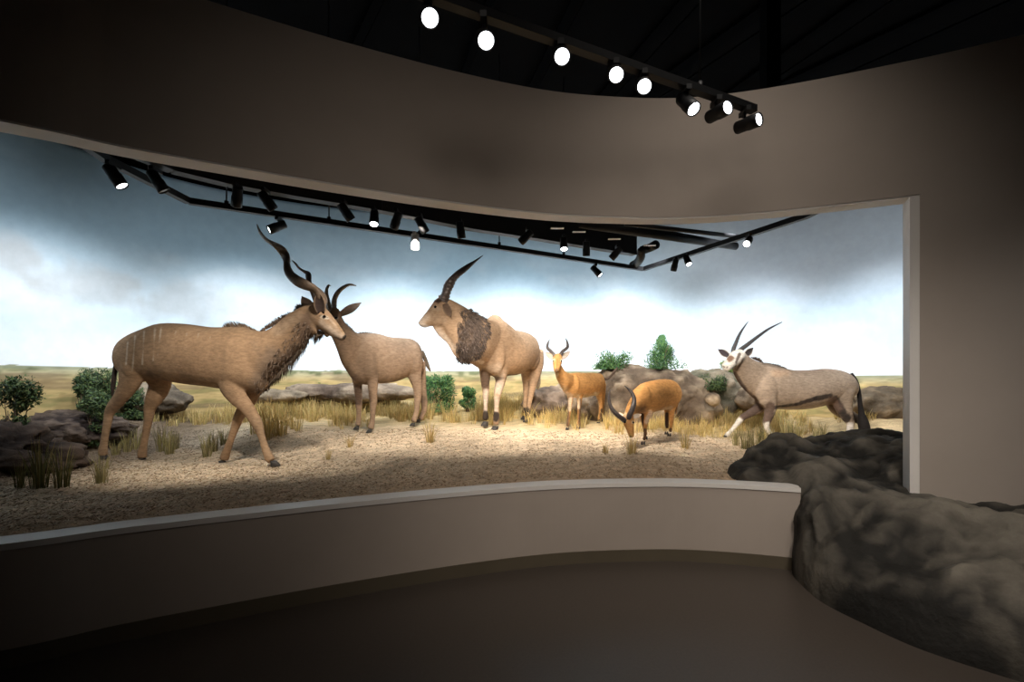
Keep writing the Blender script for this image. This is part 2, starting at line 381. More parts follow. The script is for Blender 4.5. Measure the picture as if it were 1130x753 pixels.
# big rock that spills from the diorama into the gallery
def build_bigrock():
    n, m = 170, 190; x0, x1, y0, y1 = 1.75, 6.6, 1.4, 5.6
    edge = [(2.62,2.50),(2.36,2.80),(2.24,3.10),(2.16,3.45),(2.22,3.85),(2.30,4.10),(2.02,4.32),(2.05,4.75),(2.4,5.05),(3.2,5.25),(4.2,5.35),(5.6,5.2),(6.5,4.2),(6.5,2.6),(5.2,2.0),(4.0,2.15),(3.2,2.30)]
    E = [np.array(e[:2]) for e in cat(edge+[edge[0]], 5)]
    A = np.array(E); B = np.roll(A, -1, axis=0)
    def sd(x, y):
        p = np.array([x, y]); ab = B-A; t = np.clip(((p-A)*ab).sum(1)/np.maximum((ab**2).sum(1), 1e-9), 0, 1)
        dist = np.sqrt((((A+ab*t[:,None])-p)**2).sum(1)).min()
        ins = False
        for (ax, ay), (bx, by) in zip(A, B):
            if (ay > y) != (by > y) and x < (bx-ax)*(y-ay)/(by-ay)+ax: ins = not ins
        return dist if ins else -dist
    H0 = [(2.45,3.95,.70),(2.75,4.15,.88),(3.3,4.15,.95),(2.5,3.6,.55),(2.45,3.2,.42),(2.7,3.0,.42),(3.0,3.6,.76),(3.6,3.35,.74),(3.2,3.2,.62),(3.7,3.0,.58),(4.2,3.15,.60),(3.0,2.7,.36),(3.8,2.5,.34),(2.2,4.5,.78),(2.55,4.6,.97),(3.2,4.6,1.02),(3.8,4.55,1.06),(4.6,4.3,1.0),(3.0,5.1,.9),(5.5,3.2,.5),(2.8,3.4,.6),(3.3,4.9,1.0)]
    Ha = np.array(H0)
    vs = []; cols = []; fs = []
    ctr = np.array([3.75, 3.85]); nb, nr = 300, 120
    per = resample([Vector((e[0], e[1], 0)) for e in E], .02)
    for i in range(nb):
        b = per[int(i*(len(per)-1)/nb)]
        for j in range(nr):
            t = j/(nr-1); t = 1-(1-t)**1.5
            x = ctr[0]+(b.x-ctr[0])*t; y = ctr[1]+(b.y-ctr[1])*t
            w = 1/(((Ha[:,0]-x)**2+(Ha[:,1]-y)**2+.03)**1.5); h = (w*Ha[:,2]).sum()/w.sum()
            s = max(0, sd(x, y)) if t < 1 else 0
            wv = .5 if y < 3.7 else .2
            q = min(1, s/wv); e = (1-(1-q)**2.2)**.5
            fl = -.06 if y < frontY(x)+.1 else .45
            g = fbm(x*1.5, y*1.5, 2, 5); r_ = mn.ridged_multi_fractal(Vector((x*1.3, y*1.6, 4)), 1.0, 2.1, 4, 1.0, 2.0)
            f = fbm(x*7, y*7, 2, 4)
            z = fl+(h-fl)*e+(.16*g-.045*(r_-1.2)+.018*f)*min(1, q*1.5)
            ox = .07*fbm(x*2, y*2, z*3+9)*min(1, q*4); oy = .07*fbm(x*2+7, y*2, z*3)*min(1, q*4)
            vs.append((x+ox, y+oy, z))
            t2 = min(1, max(0, .40+1.3*g-.35*(r_-1.2)+.7*f))
            cols.append(np.array([.135,.118,.094])*t2+np.array([.016,.0145,.012])*(1-t2))
    for i in range(nb):
        for j in range(nr-1):
            a = i*nr+j; c = ((i+1) % nb)*nr+j; fs.append((a, a+1, c+1, c))
    me = mesh('rock', vs, fs); setcol(me, np.array(cols))
    bm = bmesh.new(); bm.from_mesh(me); bmesh.ops.remove_doubles(bm, verts=bm.verts, dist=.0005); bmesh.ops.recalc_face_normals(bm, faces=bm.faces); bm.to_mesh(me); bm.free()
    me.polygons.foreach_set('use_smooth', [True]*len(me.polygons))
    me.transform(Matrix.Translation((-3.2, -3.6, 0))); o = link('rock', me, M_bigrock); o.location = (3.2, 3.6, 0); tag(o, 'huge dark grey brown moulded rock spilling over the sill onto the gallery floor', 'rock')
build_bigrock()

# ------------------------------------------------------------------ grass
def tuft_geo(nb, h, spread, pal, lean=.35, w=.006):
    vs = []; fs = []; cols = []
    for _ in range(nb):
        a = random.uniform(0, 2*math.pi); r = spread*random.random()**.7
        x, y = math.cos(a)*r*.35, math.sin(a)*r*.35
        hh = h*random.uniform(.45, 1.05); ln = lean*random.random()*hh
        b = a+random.uniform(-.6, .6); dx, dy = math.cos(b)*ln, math.sin(b)*ln
        f = random.uniform(0, math.pi); wx, wy = math.cos(f)*w*.5, math.sin(f)*w*.5
        c = random.choice(pal); v = random.uniform(.8, 1.15); n = len(vs)
        for k, (t, ww) in enumerate(((0, 1), (.4, .9), (.75, .6))):
            q = t**1.8
            vs += [(x+dx*q-wx*ww, y+dy*q-wy*ww, hh*t-.01), (x+dx*q+wx*ww, y+dy*q+wy*ww, hh*t-.01)]
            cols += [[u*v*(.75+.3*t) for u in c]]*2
        vs.append((x+dx, y+dy, hh*(1-.25*ln/hh))); cols.append([u*v*1.05 for u in c])
        fs += [(n, n+1, n+3, n+2), (n+2, n+3, n+5, n+4), (n+4, n+5, n+6)]
    return vs, fs, cols
GREEN = [(.16,.17,.06),(.24,.22,.08),(.33,.27,.11),(.12,.13,.05)]
STRAW = [(.74,.54,.21),(.62,.45,.16),(.84,.66,.31),(.46,.37,.13),(.62,.42,.18)]
MIX = [(.40,.35,.15),(.30,.27,.11),(.48,.40,.19),(.24,.2,.1)]
def tuft_mesh(pal, h, nb, sp, w=.007, lean=.35):
    v, f, c = tuft_geo(nb, h, sp, pal, lean, w); me = mesh('grass_tuft', v, f, False); setcol(me, np.clip(np.array(c), .01, .9)); me.materials.append(M_grass); return me
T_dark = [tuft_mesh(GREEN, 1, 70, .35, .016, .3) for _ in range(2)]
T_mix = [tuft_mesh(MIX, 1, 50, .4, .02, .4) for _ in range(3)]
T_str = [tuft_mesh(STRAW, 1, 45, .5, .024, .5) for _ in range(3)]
def tuft(px, py, hpx, meshes, label, group=None):
    p = ground_hit(px, py)
    if p is None: return
    o = bpy.data.objects.new('grass_tuft', random.choice(meshes)); COL.objects.link(o)
    s = hpx*p.y/F; o.location = (p.x, p.y, gz(p.x, p.y)-.01); o.scale = (s, s, s); o.rotation_euler[2] = random.uniform(0, 6)
    tag(o, label, 'grass', group)
tuft(44, 548, 62, T_dark, 'tallest dark green grass tuft at the lower left of the soil')
tuft(68, 552, 52, T_dark, 'dark green grass tuft just right of the tallest one at lower left')
tuft(22, 552, 34, T_dark, 'short dark grass tuft left of the tallest one at lower left')
tuft(112, 534, 40, T_mix, 'small grass tuft alone in front of the rear hoof of the bull kudu')
for x, y, h in ((128,503,24),(140,500,30),(150,497,30),(178,499,38),(187,502,34),(194,497,26),(228,505,34),(236,499,28),(246,492,24)):
    tuft(x, y, h, T_mix, 'thin brown green grass tuft standing between the legs of the bull kudu', 'tufts among the bull kudu legs')
for x, y, h in ((283,478,40),(296,486,46),(309,481,42),(318,470,34)):
    tuft(x, y, h, T_str, 'tall golden grass tuft just right of the bull kudu foreleg', 'golden tufts right of the bull kudu')
tuft(386, 494, 18, T_str, 'short straw tuft on bare soil in front of the young kudu')
tuft(362, 508, 14, T_str, 'tiniest straw tuft on the soil below the bull kudu muzzle')
tuft(475, 488, 26, T_str, 'straw tuft on bare soil between the young kudu and the eland')
tuft(541, 470, 24, T_str, 'straw tuft behind the front hooves of the eland')
tuft(697, 502, 30, T_str, 'pale yellow tuft in front of the grazing kob muzzle')
tuft(668, 500, 16, T_str, 'short pale tuft left of the grazing kob muzzle')
tuft(757, 496, 24, T_str, 'straw tuft right of the grazing kob hind hooves')
for x, y, h in ((822,497,32),(833,503,42),(843,500,36),(812,492,26),(853,497,30)):
    tuft(x, y, h, T_mix, 'olive grass tuft under the striding oryx forelegs beside the big rock', 'tufts under the oryx forelegs')
for x, y, h in ((868,487,38),(874,485,30),(882,486,22)):
    tuft(x, y, h, T_mix, 'olive grass tuft rising behind the rock crest under the oryx belly', 'tufts under the oryx belly')
for x, y, h in ((900,484,20),(908,483,22)):
    tuft(x, y, h, T_mix, 'short dark tuft behind the rock crest near the oryx hind leg', 'tufts near the oryx hind leg')
def build_field():
    vs = []; fs = []; cols = []
    cnt = 0
    regions = [(175,1010,432,466,5200,STRAW,.24),(430,640,440,468,1900,STRAW,.30),(275,420,440,474,1500,STRAW,.30),(0,180,440,462,600,MIX,.2),(640,830,448,476,1500,STRAW,.25),(750,880,452,486,900,STRAW,.2),
               (520,560,430,446,160,[(.42,.3,.2),(.36,.25,.16)],.25),(200,300,455,472,500,STRAW,.24)]
    for x0, x1, y0, y1, n, pal, hh in regions:
        for _ in range(n):
            px = random.uniform(x0-25, x1+25); py = random.uniform(y0, y1+6)
            if random.random() > min(1, (min(px-x0, x1-px)+25)/50): continue
            if py > y1-3+9*fbm(px*.05, y0*.3, 1, 3)+4*random.random(): continue
            if fbm(px*.03, py*.08, 3, 3) < -.12 and py > 440: continue
            p = ground_hit(px, py)
            if p is None or p.y < 6.3 or min((p.x-q.x)**2+(p.y-q.y)**2 for q in BC[::4]) < .09: continue
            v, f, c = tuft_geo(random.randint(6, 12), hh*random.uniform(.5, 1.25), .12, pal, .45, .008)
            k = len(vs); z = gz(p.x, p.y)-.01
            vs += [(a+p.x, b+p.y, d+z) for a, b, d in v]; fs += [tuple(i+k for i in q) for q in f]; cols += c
    me = mesh('dry_grass', vs, fs, False); setcol(me, np.clip(np.array(cols), .01, .9))
    o = link('dry_grass', me, M_grass); tag(o, 'band of golden dry grass growing behind the animals', 'grass', kind='stuff')
build_field()

# ------------------------------------------------------------------ shrubs
def shrub(px, py_base, d, w, h, pal, label, shape='round', n=1500, leaf=.035, onrock=False):
    n = int(n*2.2); leaf *= .62; b = P(px, py_base, d); g0 = gz(b.x, b.y); low = 0.
    if not onrock and b.z > g0: low = b.z-g0; h += low; b.z = g0
    root = empty('shrub', b, label, 'shrub')
    mb = MB()
    for k in range(7):
        a = random.uniform(0, 6.28); tip = b+Vector((math.cos(a)*w*.35, math.sin(a)*w*.3, h*random.uniform(.5, .85)))
        mid = b.lerp(tip, .5)+Vector((random.uniform(-.02,.02), 0, .02)); ring(mb, [b-Vector((0,0,.06)), mid, tip], [.012, .008, .003], 6)
    mb.build('stem', M_bark, root)
    vs = []; fs = []; cols = []
    lobes = [(random.uniform(-.55,.55)*w, random.uniform(-.4,.4)*w, low+(h-low)*random.uniform(.12,.72), random.uniform(.24,.42)*w) for _ in range(11)]+[(random.uniform(-.6,.6)*w, random.uniform(-.3,.3)*w, low*random.random()+(h-low)*random.uniform(.0,.2), random.uniform(.22,.34)*w) for _ in range(9)] if shape == 'round' else \
            [(random.uniform(-.42,.42)*w*(1-t)**.8, random.uniform(-.35,.35)*w*(1-t), h*(.08+.80*t), w*(.27-.19*t)) for t in [(k % 11)/10.5 for k in range(34)]]
    for _ in range(n):
        lx, ly, lz, lr = random.choice(lobes); u = Vector(rng.normal(size=3)).normalized(); r = lr*random.uniform(.55, 1.0)
        c = Vector((lx*.8, ly*.8, lz))+u*r
        if c.z < .02: c.z = random.uniform(.02, .1)
        c += b; s = leaf*random.uniform(.6, 1.2)
        e1 = Vector(rng.normal(size=3)).normalized(); e2 = e1.cross(u).normalized(); e3 = e1.cross(e2)*.25
        k = len(vs); vs += [c-e1*s, c+e2*s*.45+e3*s, c+e1*s, c-e2*s*.45+e3*s]; fs += [(k, k+1, k+2), (k, k+2, k+3)]
        q = random.choice(pal); cols += [q]*4
    me = mesh('foliage', vs, fs, False); setcol(me, np.array(cols)); o = link('foliage', me, M_leaf, root)
DG = [(.045,.08,.03),(.075,.12,.04),(.03,.05,.025),(.12,.16,.055)]
MG = [(.055,.15,.045),(.10,.22,.06),(.035,.09,.045),(.16,.27,.08)]
YG = [(.20,.28,.09),(.30,.36,.13),(.14,.22,.07)]
shrub(18, 446, 4.9, .28, .34, DG, 'dark green shrub at the far left edge below the horizon')
shrub(92, 440, 6.2, .24, .35, DG, 'small rounded dark shrub left of the bull kudu tail')
shrub(112, 444, 6.6, .34, .50, DG, 'larger dark green bush beside the bull kudu hind leg')
shrub(106, 456, 6.0, .26, .34, DG, 'lowest dark bush in front of the larger one near the kudu hind leg')
shrub(150, 448, 6.9, .28, .28, DG, 'low dark bush seen between the kudu hind legs')
shrub(484, 438, 8.4, .46, .42, MG, 'bright green leafy bush between the young kudu and the eland', n=2200)
shrub(469, 434, 8.7, .16, .46, MG, 'slim green bush right behind the young kudu rump')
shrub(516, 436, 8.6, .22, .12, MG, 'tiny green bush left of the eland front legs')
shrub(677, 409, 8.5, .50, .34, MG, 'low light green bush on top of the large outcrop', n=1500, onrock=True)
shrub(731, 409, 8.55, .66, .68, MG, 'tall cone shaped green bush on top of the large outcrop', shape='cone', n=3000, leaf=.03, onrock=True)
shrub(787, 432, 8.35, .34, .26, DG, 'dark green shrub in the crevice behind the muzzle of the oryx', n=1400, onrock=True)
shrub(805, 412, 8.9, .22, .22, YG, 'yellow green bush behind the head of the oryx')
shrub(945, 423, 8.9, .28, .12, YG, 'faint low bush behind the rump of the oryx', n=500)
shrub(345, 425, 8.9, .4, .18, YG, 'low yellow green bush behind the bull kudu neck', n=900)

# ------------------------------------------------------------------ animals
class Animal:
    def __init__(s, name, base, label, cat_, D, vox=.014, smooth=5):
        base = Vector((base.x, base.y, gz(base.x, base.y))); s.root = empty(name, base, label, cat_); s.D = D; s.mb = MB(); s.vox = vox; s.paint = []; s.smooth = smooth; s.base = (.4,.3,.2)
        s.hooves = []
    def pt(s, px, py, w=0.): return P(px, py, s.D(px)+w)
    def loft(s, st, sub=4, n=28, egg=.0, target=None):
        """stations (xt,yt,xb,yb,halfwidth_m[,depth offset]); closed body loft"""
        st = [tuple(q)+((0.,) if len(q) == 5 else ()) for q in st]
        S = cat(st, sub); C = []; U = []
        for q in S:
            a = s.pt(q[0], q[1], q[5]); b = s.pt(q[2], q[3], q[5])
            # keep the ring in one upright plane
            d = s.D((q[0]+q[2])/2)+q[5]; a = P(q[0], q[1], d); b = P(q[2], q[3], d)
            C.append((a+b)/2); U.append((a-b)/2)
        vs = []; fs = []
        for i, q in enumerate(S):
            t = (C[min(i+1, len(C)-1)]-C[max(i-1, 0)])
            lat = t.cross(U[i]); lat = lat.normalized()*max(.004, q[4])
            for k in range(n):
                an = 2*math.pi*k/n; cu = math.cos(an); su = math.sin(an)
                wf = 1+egg*cu                       # egg > 0 widens the top
                vs.append(C[i]+U[i]*cu+lat*su*wf)
        m = len(S)
        for i in range(m-1):
            for k in range(n): fs.append((i*n+k, i*n+(k+1) % n, (i+1)*n+(k+1) % n, (i+1)*n+k))
        fs.append(tuple(range(n-1, -1, -1))); fs.append(tuple((m-1)*n+k for k in range(n)))
        (target or s.mb).add(vs, fs)
    def limb(s, pts, q=.8, sub=4, n=16, target=None, twist=0., ripple=None):
        """pts (px,py,depth offset,r_px[,q])"""
        pts = [tuple(p)+((q,) if len(p) == 4 else ()) for p in pts]
        S = cat(pts, sub); C = [s.pt(p[0], p[1], p[2]) for p in S]; vs = []; fs = []
        m = len(S)
        for i, p in enumerate(S):
            t = (C[min(i+1, m-1)]-C[max(i-1, 0)]).normalized()
            b = t.cross(Vector((0,1,0)))
            if b.length < .05: b = Vector((1,0,0))
            b.normalize(); nn = t.cross(b).normalized(); r = max(.0015, p[3]*C[i].y/F)
            if ripple: r *= 1+ripple[1]*math.sin(i/m*ripple[0]*2*math.pi)*(1-i/m)
            for k in range(n):
                an = 2*math.pi*k/n; ca, sa = math.cos(an)*r, math.sin(an)*r*p[4]
                if twist:
                    th = twist*i/m; ca, sa = ca*math.cos(th)-sa*math.sin(th), ca*math.sin(th)+sa*math.cos(th)
                    ww = 1.0
                    vs.append(C[i]+b*ca+nn*sa)
                else: vs.append(C[i]+b*ca+nn*sa)
        for i in range(m-1):
            for k in range(n): fs.append((i*n+k, i*n+(k+1) % n, (i+1)*n+(k+1) % n, (i+1)*n+k))
        fs.append(tuple(range(n-1, -1, -1))); fs.append(tuple((m-1)*n+k for k in range(n)))
        (target or s.mb).add(vs, fs)
        return C
    def blob(s, px, py, w, rx, ry, rd, rot=0.):
        """ellipsoid: px radii in the picture plane, rd metres in depth"""
        c = s.pt(px, py, w); k = c.y/F; bm = bmesh.new(); bmesh.ops.create_icosphere(bm, subdivisions=3, radius=1)
        R = Matrix.Rotation(rot, 3, 'Y'); vs = []
        for v in bm.verts: vs.append(c+R @ Vector((v.co.x*rx*k, v.co.y*rd, v.co.z*ry*k)))
        fs = [tuple(v.index for v in f.verts) for f in bm.faces]; bm.free(); s.mb.add(vs, fs)
    def dab(s, a, b, r, col, k=1.0, soft=.5):
        """pigment and painted shade along a capsule between photo points a,b = (px,py,w); r metres"""
        s.paint.append((a, b, r, np.array(col), k, soft))
    def finish(s, base, belly=None, backc=None):
        me = mesh('t', s.mb.v, s.mb.f); tmp = bpy.data.objects.new('t', me); COL.objects.link(tmp)
        rm = tmp.modifiers.new('r', 'REMESH'); rm.mode = 'VOXEL'; rm.voxel_size = s.vox; rm.use_smooth_shade = True
        sm = tmp.modifiers.new('s', 'SMOOTH'); sm.factor = .5; sm.iterations = s.smooth
        dg = bpy.context.evaluated_depsgraph_get(); ev = tmp.evaluated_get(dg)
        out = bpy.data.meshes.new_from_object(ev); out.name = 'body'
        bpy.data.objects.remove(tmp); bpy.data.meshes.remove(me)
        co = coords(out); n = len(co)
        # fur relief
        cols = np.tile(np.array(base, float), (n, 1))
        nm = np.empty(n*3, dtype=np.float32); out.vertices.foreach_get('normal', nm); nm = nm.reshape(-1, 3)
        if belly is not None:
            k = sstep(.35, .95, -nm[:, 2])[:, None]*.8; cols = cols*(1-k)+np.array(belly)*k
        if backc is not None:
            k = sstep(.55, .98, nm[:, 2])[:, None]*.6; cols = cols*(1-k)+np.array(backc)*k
        s.co = co; s.nm = nm
        side = np.stack([co[:,0]/co[:,1]*F+CX, HY-(co[:,2]-H)/co[:,1]*F], 1)
        Dv = np.array([s.D(x) for x in side[:,0]]); dep = co[:,1]-Dv
        s.side = side; s.dep = dep
        for a, b, r, col, kk, soft in s.paint:
            A2 = np.array(a[:2], float); B2 = np.array(b[:2], float); ab = B2-A2; L2 = max(1e-9, (ab**2).sum())
            t = np.clip(((side-A2) @ ab)/L2, 0, 1)
            dpx = np.sqrt((((A2+t[:, None]*ab)-side)**2).sum(1))
            dist = np.sqrt((dpx*s.D(a[0])/F)**2+(.22*(dep-(a[2]+t*(b[2]-a[2]))))**2)
            wob = np.array([mn.noise(Vector(c*22)) for c in co])*r*.28 if r > .03 else 0
            dist = dist+wob
            k = (1-sstep(r*(1-soft), r*(1+soft*.4), dist))[:, None]*kk
            cols = cols*(1-k)+col*k
        mot = np.array([mn.fractal(Vector(c*2.6), 1.0, 2.0, 3)+.45*mn.noise(Vector((c[0]*14, c[1]*14, c[2]*9))) for c in co])[:, None]; cols = cols*(1+.20*mot)
        setcol(out, np.clip(cols, .005, .95))
        o = bpy.data.objects.new('body', out); COL.objects.link(o); out.materials.clear(); out.materials.append(M_fur)
        out.transform(Matrix.Translation(-s.root.location)); o.parent = s.root
        out.polygons.foreach_set('use_smooth', [True]*len(out.polygons))
        return o
    def coat(s, name, segs, n, length, down, col, wid=.003, lift=.012, label=None):
        """short strands rooted on the skin near side-plane segments (px,py,px,py,radius_px)"""
        W = np.zeros(len(s.co), bool)
        for x0, y0, x1, y1, r in segs:
            A2 = np.array([x0, y0], float); ab = np.array([x1-x0, y1-y0], float); t = np.clip(((s.side-A2) @ ab)/max(1e-9, (ab**2).sum()), 0, 1)
            W |= (np.sqrt((((A2+t[:, None]*ab)-s.side)**2).sum(1)) < r)
        ids = np.nonzero(W)[0]; vs = []; fs = []; cols = []
        for i in rng.choice(ids, n):
            p = Vector(s.co[i]); nn = Vector(s.nm[i]); d = Vector(down); d = (d-nn*d.dot(nn)*.8).normalized()
            d = (d+Vector(rng.normal(size=3))*.25).normalized(); L = length*random.uniform(.6, 1.2)
            sd_ = d.cross(nn).normalized()*wid; k = len(vs); m_ = p+d*L*.5+nn*lift; tp_ = p+d*L+nn*lift*random.uniform(.4, 1.6)
            vs += [p-sd_-nn*.004, p+sd_-nn*.004, m_+sd_*.8, m_-sd_*.8, tp_]; fs += [(k,k+1,k+2,k+3),(k+3,k+2,k+4),(k,k+3,k+4),(k+1,k+4,k+2)]
            v = random.uniform(.55, 1.5); cols += [[u*v for u in col]]*5
        me = mesh(name, vs, fs); setcol(me, np.clip(np.array(cols), .005, .9)); o = link(name, me, M_fur, s.root)
        if label: o['label'] = label
    def horn(s, pts, q=1.0, twist=0., ripple=None, col=(.10,.08,.065), tip=None, sub=8):
        t = MB(); s.limb(pts, q=q, sub=sub, n=14, target=t, twist=twist, ripple=ripple)
        me = mesh('horn', t.v, t.f); n = len(t.v); c = np.tile(np.array(col, float), (n, 1))
        if tip is not None:
            k = sstep(.55, 1.0, np.arange(n)/n)[:, None]; c = c*(1-k)+np.array(tip)*k
        setcol(me, c); return link('horn', me, M_horn, s.root)
    def ear(s, a, b, wpx, out, inn, face=(0,-1,0), cup=.35):
        """leaf-shaped cupped ear from a to b (px,py,w); thin closed shell"""
        A = s.pt(*a); B = s.pt(*b); t = (B-A); L = t.length; t.normalize()
        f = Vector(face); f = (f-t*f.dot(t)).normalized(); side = t.cross(f).normalized(); W = wpx*A.y/F
        vs = []; cols = []; n = 10; m = 7
        for layer in (0, 1):
            for i in range(n+1):
                u = i/n; wd = W*(.35+.65*math.sin(math.pi*min(1, u*.85+.12)))*(1-u**5)+.002
                for j in range(m):
                    v = (j/(m-1)-.5)*2
                    p = A+t*(u*L)+side*(v*wd)+f*(cup*wd*(v*v)-cup*wd*.6)-f*(layer*.010)
                    vs.append(p); cols.append(inn if layer == 0 and abs(v) < .8 else out)
        fs = []; o1 = (n+1)*m
        for i in range(n):
            for j in range(m-1):
                q = (i*m+j, (i+1)*m+j, (i+1)*m+j+1, i*m+j+1); fs.append(q); fs.append(tuple(o1+x for x in reversed(q)))
            fs.append((i*m, i*m+o1, (i+1)*m+o1, (i+1)*m)); fs.append((i*m+m-1, (i+1)*m+m-1, (i+1)*m+m-1+o1, i*m+m-1+o1))
        for j in range(m-1):
            fs.append((j, j+1, j+1+o1, j+o1)); k = n*m+j; fs.append((k, k+o1, k+1+o1, k+1))
        me = mesh('ear', vs, fs); setcol(me, np.array(cols, float)); return link('ear', me, M_fur, s.root)
    def eye(s, px, py, w, r=.016):
        c = s.pt(px, py, w); bm = bmesh.new(); bmesh.ops.create_uvsphere(bm, u_segments=14, v_segments=10, radius=r)
        bmesh.ops.translate(bm, verts=bm.verts, vec=c); me = bpy.data.meshes.new('eye'); bm.to_mesh(me); bm.free()
        me.polygons.foreach_set('use_smooth', [True]*len(me.polygons)); link('eye', me, M_eye, s.root)
    def hoof(s, px, py, w, size, dirx=1, diry=0.):
        """cloven hoof, two claws; sole at photo row py"""
        c = s.pt(px, py, w); d = Vector((dirx, diry, 0)).normalized(); sd = Vector((-d.y, d.x, 0)); t = MB()
        for sg in (-1, 1):
            vs = []; fs = []; n = 10; prof = [(0, 1.0, .0), (.25, .98, .03), (.7, .78, -.12), (1.1, .6, -.3)]
            for (z, rr, sh) in prof:
                for k in range(n):
                    a = 2*math.pi*k/n; lx = math.cos(a)*size*.62*rr; ly = math.sin(a)*size*.30*rr
                    if lx > 0: ly *= 1-.45*(lx/(size*.62))
                    vs.append(c+d*(lx+sh*size)+sd*(ly+sg*size*.29)+Vector((0,0,z*size*.75)))
            for i in range(len(prof)-1):
                for k in range(n): fs.append((i*n+k, i*n+(k+1) % n, (i+1)*n+(k+1) % n, (i+1)*n+k))
            fs.append(tuple(range(n-1, -1, -1))); fs.append(tuple((len(prof)-1)*n+k for k in range(n))); t.add(vs, fs)
        link('hoof', mesh('hoof', t.v, t.f), M_hoof, s.root)
    def hair(s, name, rows, col, jitter=.01, wid=.004, label=None):
        """strands: rows of (root px,py,w, tip px,py,w, n)"""
        vs = []; fs = []; cols = []
        for (a, b, c, d, n) in rows:       # a,b: root line ends; c,d: tip line ends
            for _ in range(n):
                t = random.random(); jit = Vector((random.uniform(-1,1), random.uniform(-1,1), random.uniform(-1,1)))*jitter
                r0 = s.pt(*[a[i]*(1-t)+b[i]*t for i in range(3)])+jit*.5
                tp = s.pt(*[c[i]*(1-t)+d[i]*t for i in range(3)]); tp = r0.lerp(tp, random.uniform(.5, 1.1)*(max(.06, math.sin(math.pi*t))**.6))+jit*.6
                ax = (tp-r0); side = ax.cross(Vector((random.uniform(-.5,.5),1,0))).normalized()*wid
                k = len(vs); mid = r0.lerp(tp, .5)+jit*.3; th = Vector((0, wid, 0))
                vs += [r0-side, r0+side, r0+th, mid-side*.8, mid+side*.8, mid+th*.8, tp]
                fs += [(k,k+1,k+4,k+3),(k+1,k+2,k+5,k+4),(k+2,k,k+3,k+5),(k+3,k+4,k+6),(k+4,k+5,k+6),(k+5,k+3,k+6)]
                v = random.uniform(.6, 1.3); cols += [[u*v for u in col]]*7
        me = mesh(name, vs, fs); setcol(me, np.clip(np.array(cols), .005, .9)); o = link(name, me, M_fur, s.root)
        if label: o['label'] = label
        return o
    def tail(s, pts, tuft=None, col=(.3,.22,.15), tcol=(.02,.017,.015), n=0):
        t = MB(); s.limb(pts, q=.8, sub=5, n=10, target=t); me = mesh('tail', t.v, t.f); setcol(me, np.tile(np.array(col, float), (len(t.v), 1)))
        o = link('tail', me, M_fur, s.root); return o

def lerpD(a, b):
    (x0, d0), (x1, d1) = a, b
    def f(px):
        t = max(-.15, min(1.15, (px-x0)/(x1-x0))); return d0+(d1-d0)*t
    return f

# ---- greater kudu bull
D = lerpD((135, 5.50), (300, 5.08))
K = Animal('greater_kudu', P(210, 512, 5.3), 'large bull kudu walking right with tall spiral horns and pale side stripes', 'antelope', D, vox=.013)
K.loft([(132,388,133,402,.05),(135,377,137,413,.13),(145,369.5,148,418,.18),(160,363,162,419,.205),(179,357,179,420,.225),(205,357.5,203,424,.25),(232,361,229,427,.26),(254,361,254,431,.245),(270,361,275,433,.21),(283,368,289,433,.15),(291,380,297,425,.08)], egg=-.05)
K.loft([(262,363,284,430,.17),(280,364.5,297,421,.145),(293,365,308,409,.12),(305,358,321,397,.10),(316,348.5,332,385,.088),(327,341.5,342,372,.078),(339,335,351,369,.066)])
K.loft([(338,338,341,359,.055),(345,333.5,346,362,.075),(354,335,355,365.5,.078),(362,343,361.5,369.5,.066),(369,351.5,367.5,373,.052),(375,359.5,373,375.5,.040),(380,367,377,377,.033),(382.5,371,380,376,.02)], n=24)
# shoulders, haunches, flank
K.blob(263, 398, -.13, 17, 27, .10, .25); K.blob(263, 398, .13, 17, 27, .10, .25)
K.blob(150, 398, -.11, 16, 24, .10, .15); K.blob(158, 400, .10, 15, 22, .09, 0)
K.blob(297, 385, 0, 9, 12, .10)
# hind near (trailing)
K.limb([(150,395,-.10,17,.5),(146,412,-.11,15,.5),(141,426,-.11,11,.55),(133,439,-.10,8,.65),(124,450,-.09,6.6,.65),(120.5,457,-.09,5.4,.65),(118.5,467,-.09,4.4),(116,481,-.08,3.9),(114.5,491,-.07,4.2),(113.5,498,-.06,5),(114,503,-.05,4.6)])
K.hoof(115.5, 507, -.05, .065, 1)
# hind far
K.limb([(170,398,.12,17,.5),(174,412,.12,16,.5),(176,426,.12,12.5,.5),(170,440,.12,9.5,.6),(165.5,450,.12,6.8,.65),(164.5,458,.12,5.3),(162.5,470,.12,4.3),(160,484,.12,3.8),(158,494,.12,4.2),(157,501,.12,5),(157,506,.12,4.6)])
K.hoof(158.5, 511, .12, .065, 1)
# fore near
K.limb([(260,408,-.12,17,.5),(255,424,-.13,14,.5),(262,438,-.12,10.5,.6),(271,448,-.11,8,.7),(278,458,-.10,6.8),(283.5,467,-.10,6.3),(287,477,-.10,4.6),(290.5,488,-.10,4.0),(294,498,-.10,4.5),(297,505,-.10,5.2),(300,509,-.10,4.6)])
K.hoof(304, 515, -.10, .068, 1)
# fore far
K.limb([(278,412,.12,13,.5),(279,427,.12,11,.6),(275,441,.12,8.2),(268,452,.12,6.6),(263,462,.12,5.8),(259,473,.12,4.6),(254.5,486,.12,3.9),(251,496,.12,4.3),(248.5,503,.12,5),(247.5,508,.12,4.5)])
K.hoof(246.5, 514, .12, .066, 1)
K.blob(170, 409, 0, 6, 6.5, .05)        # sheath
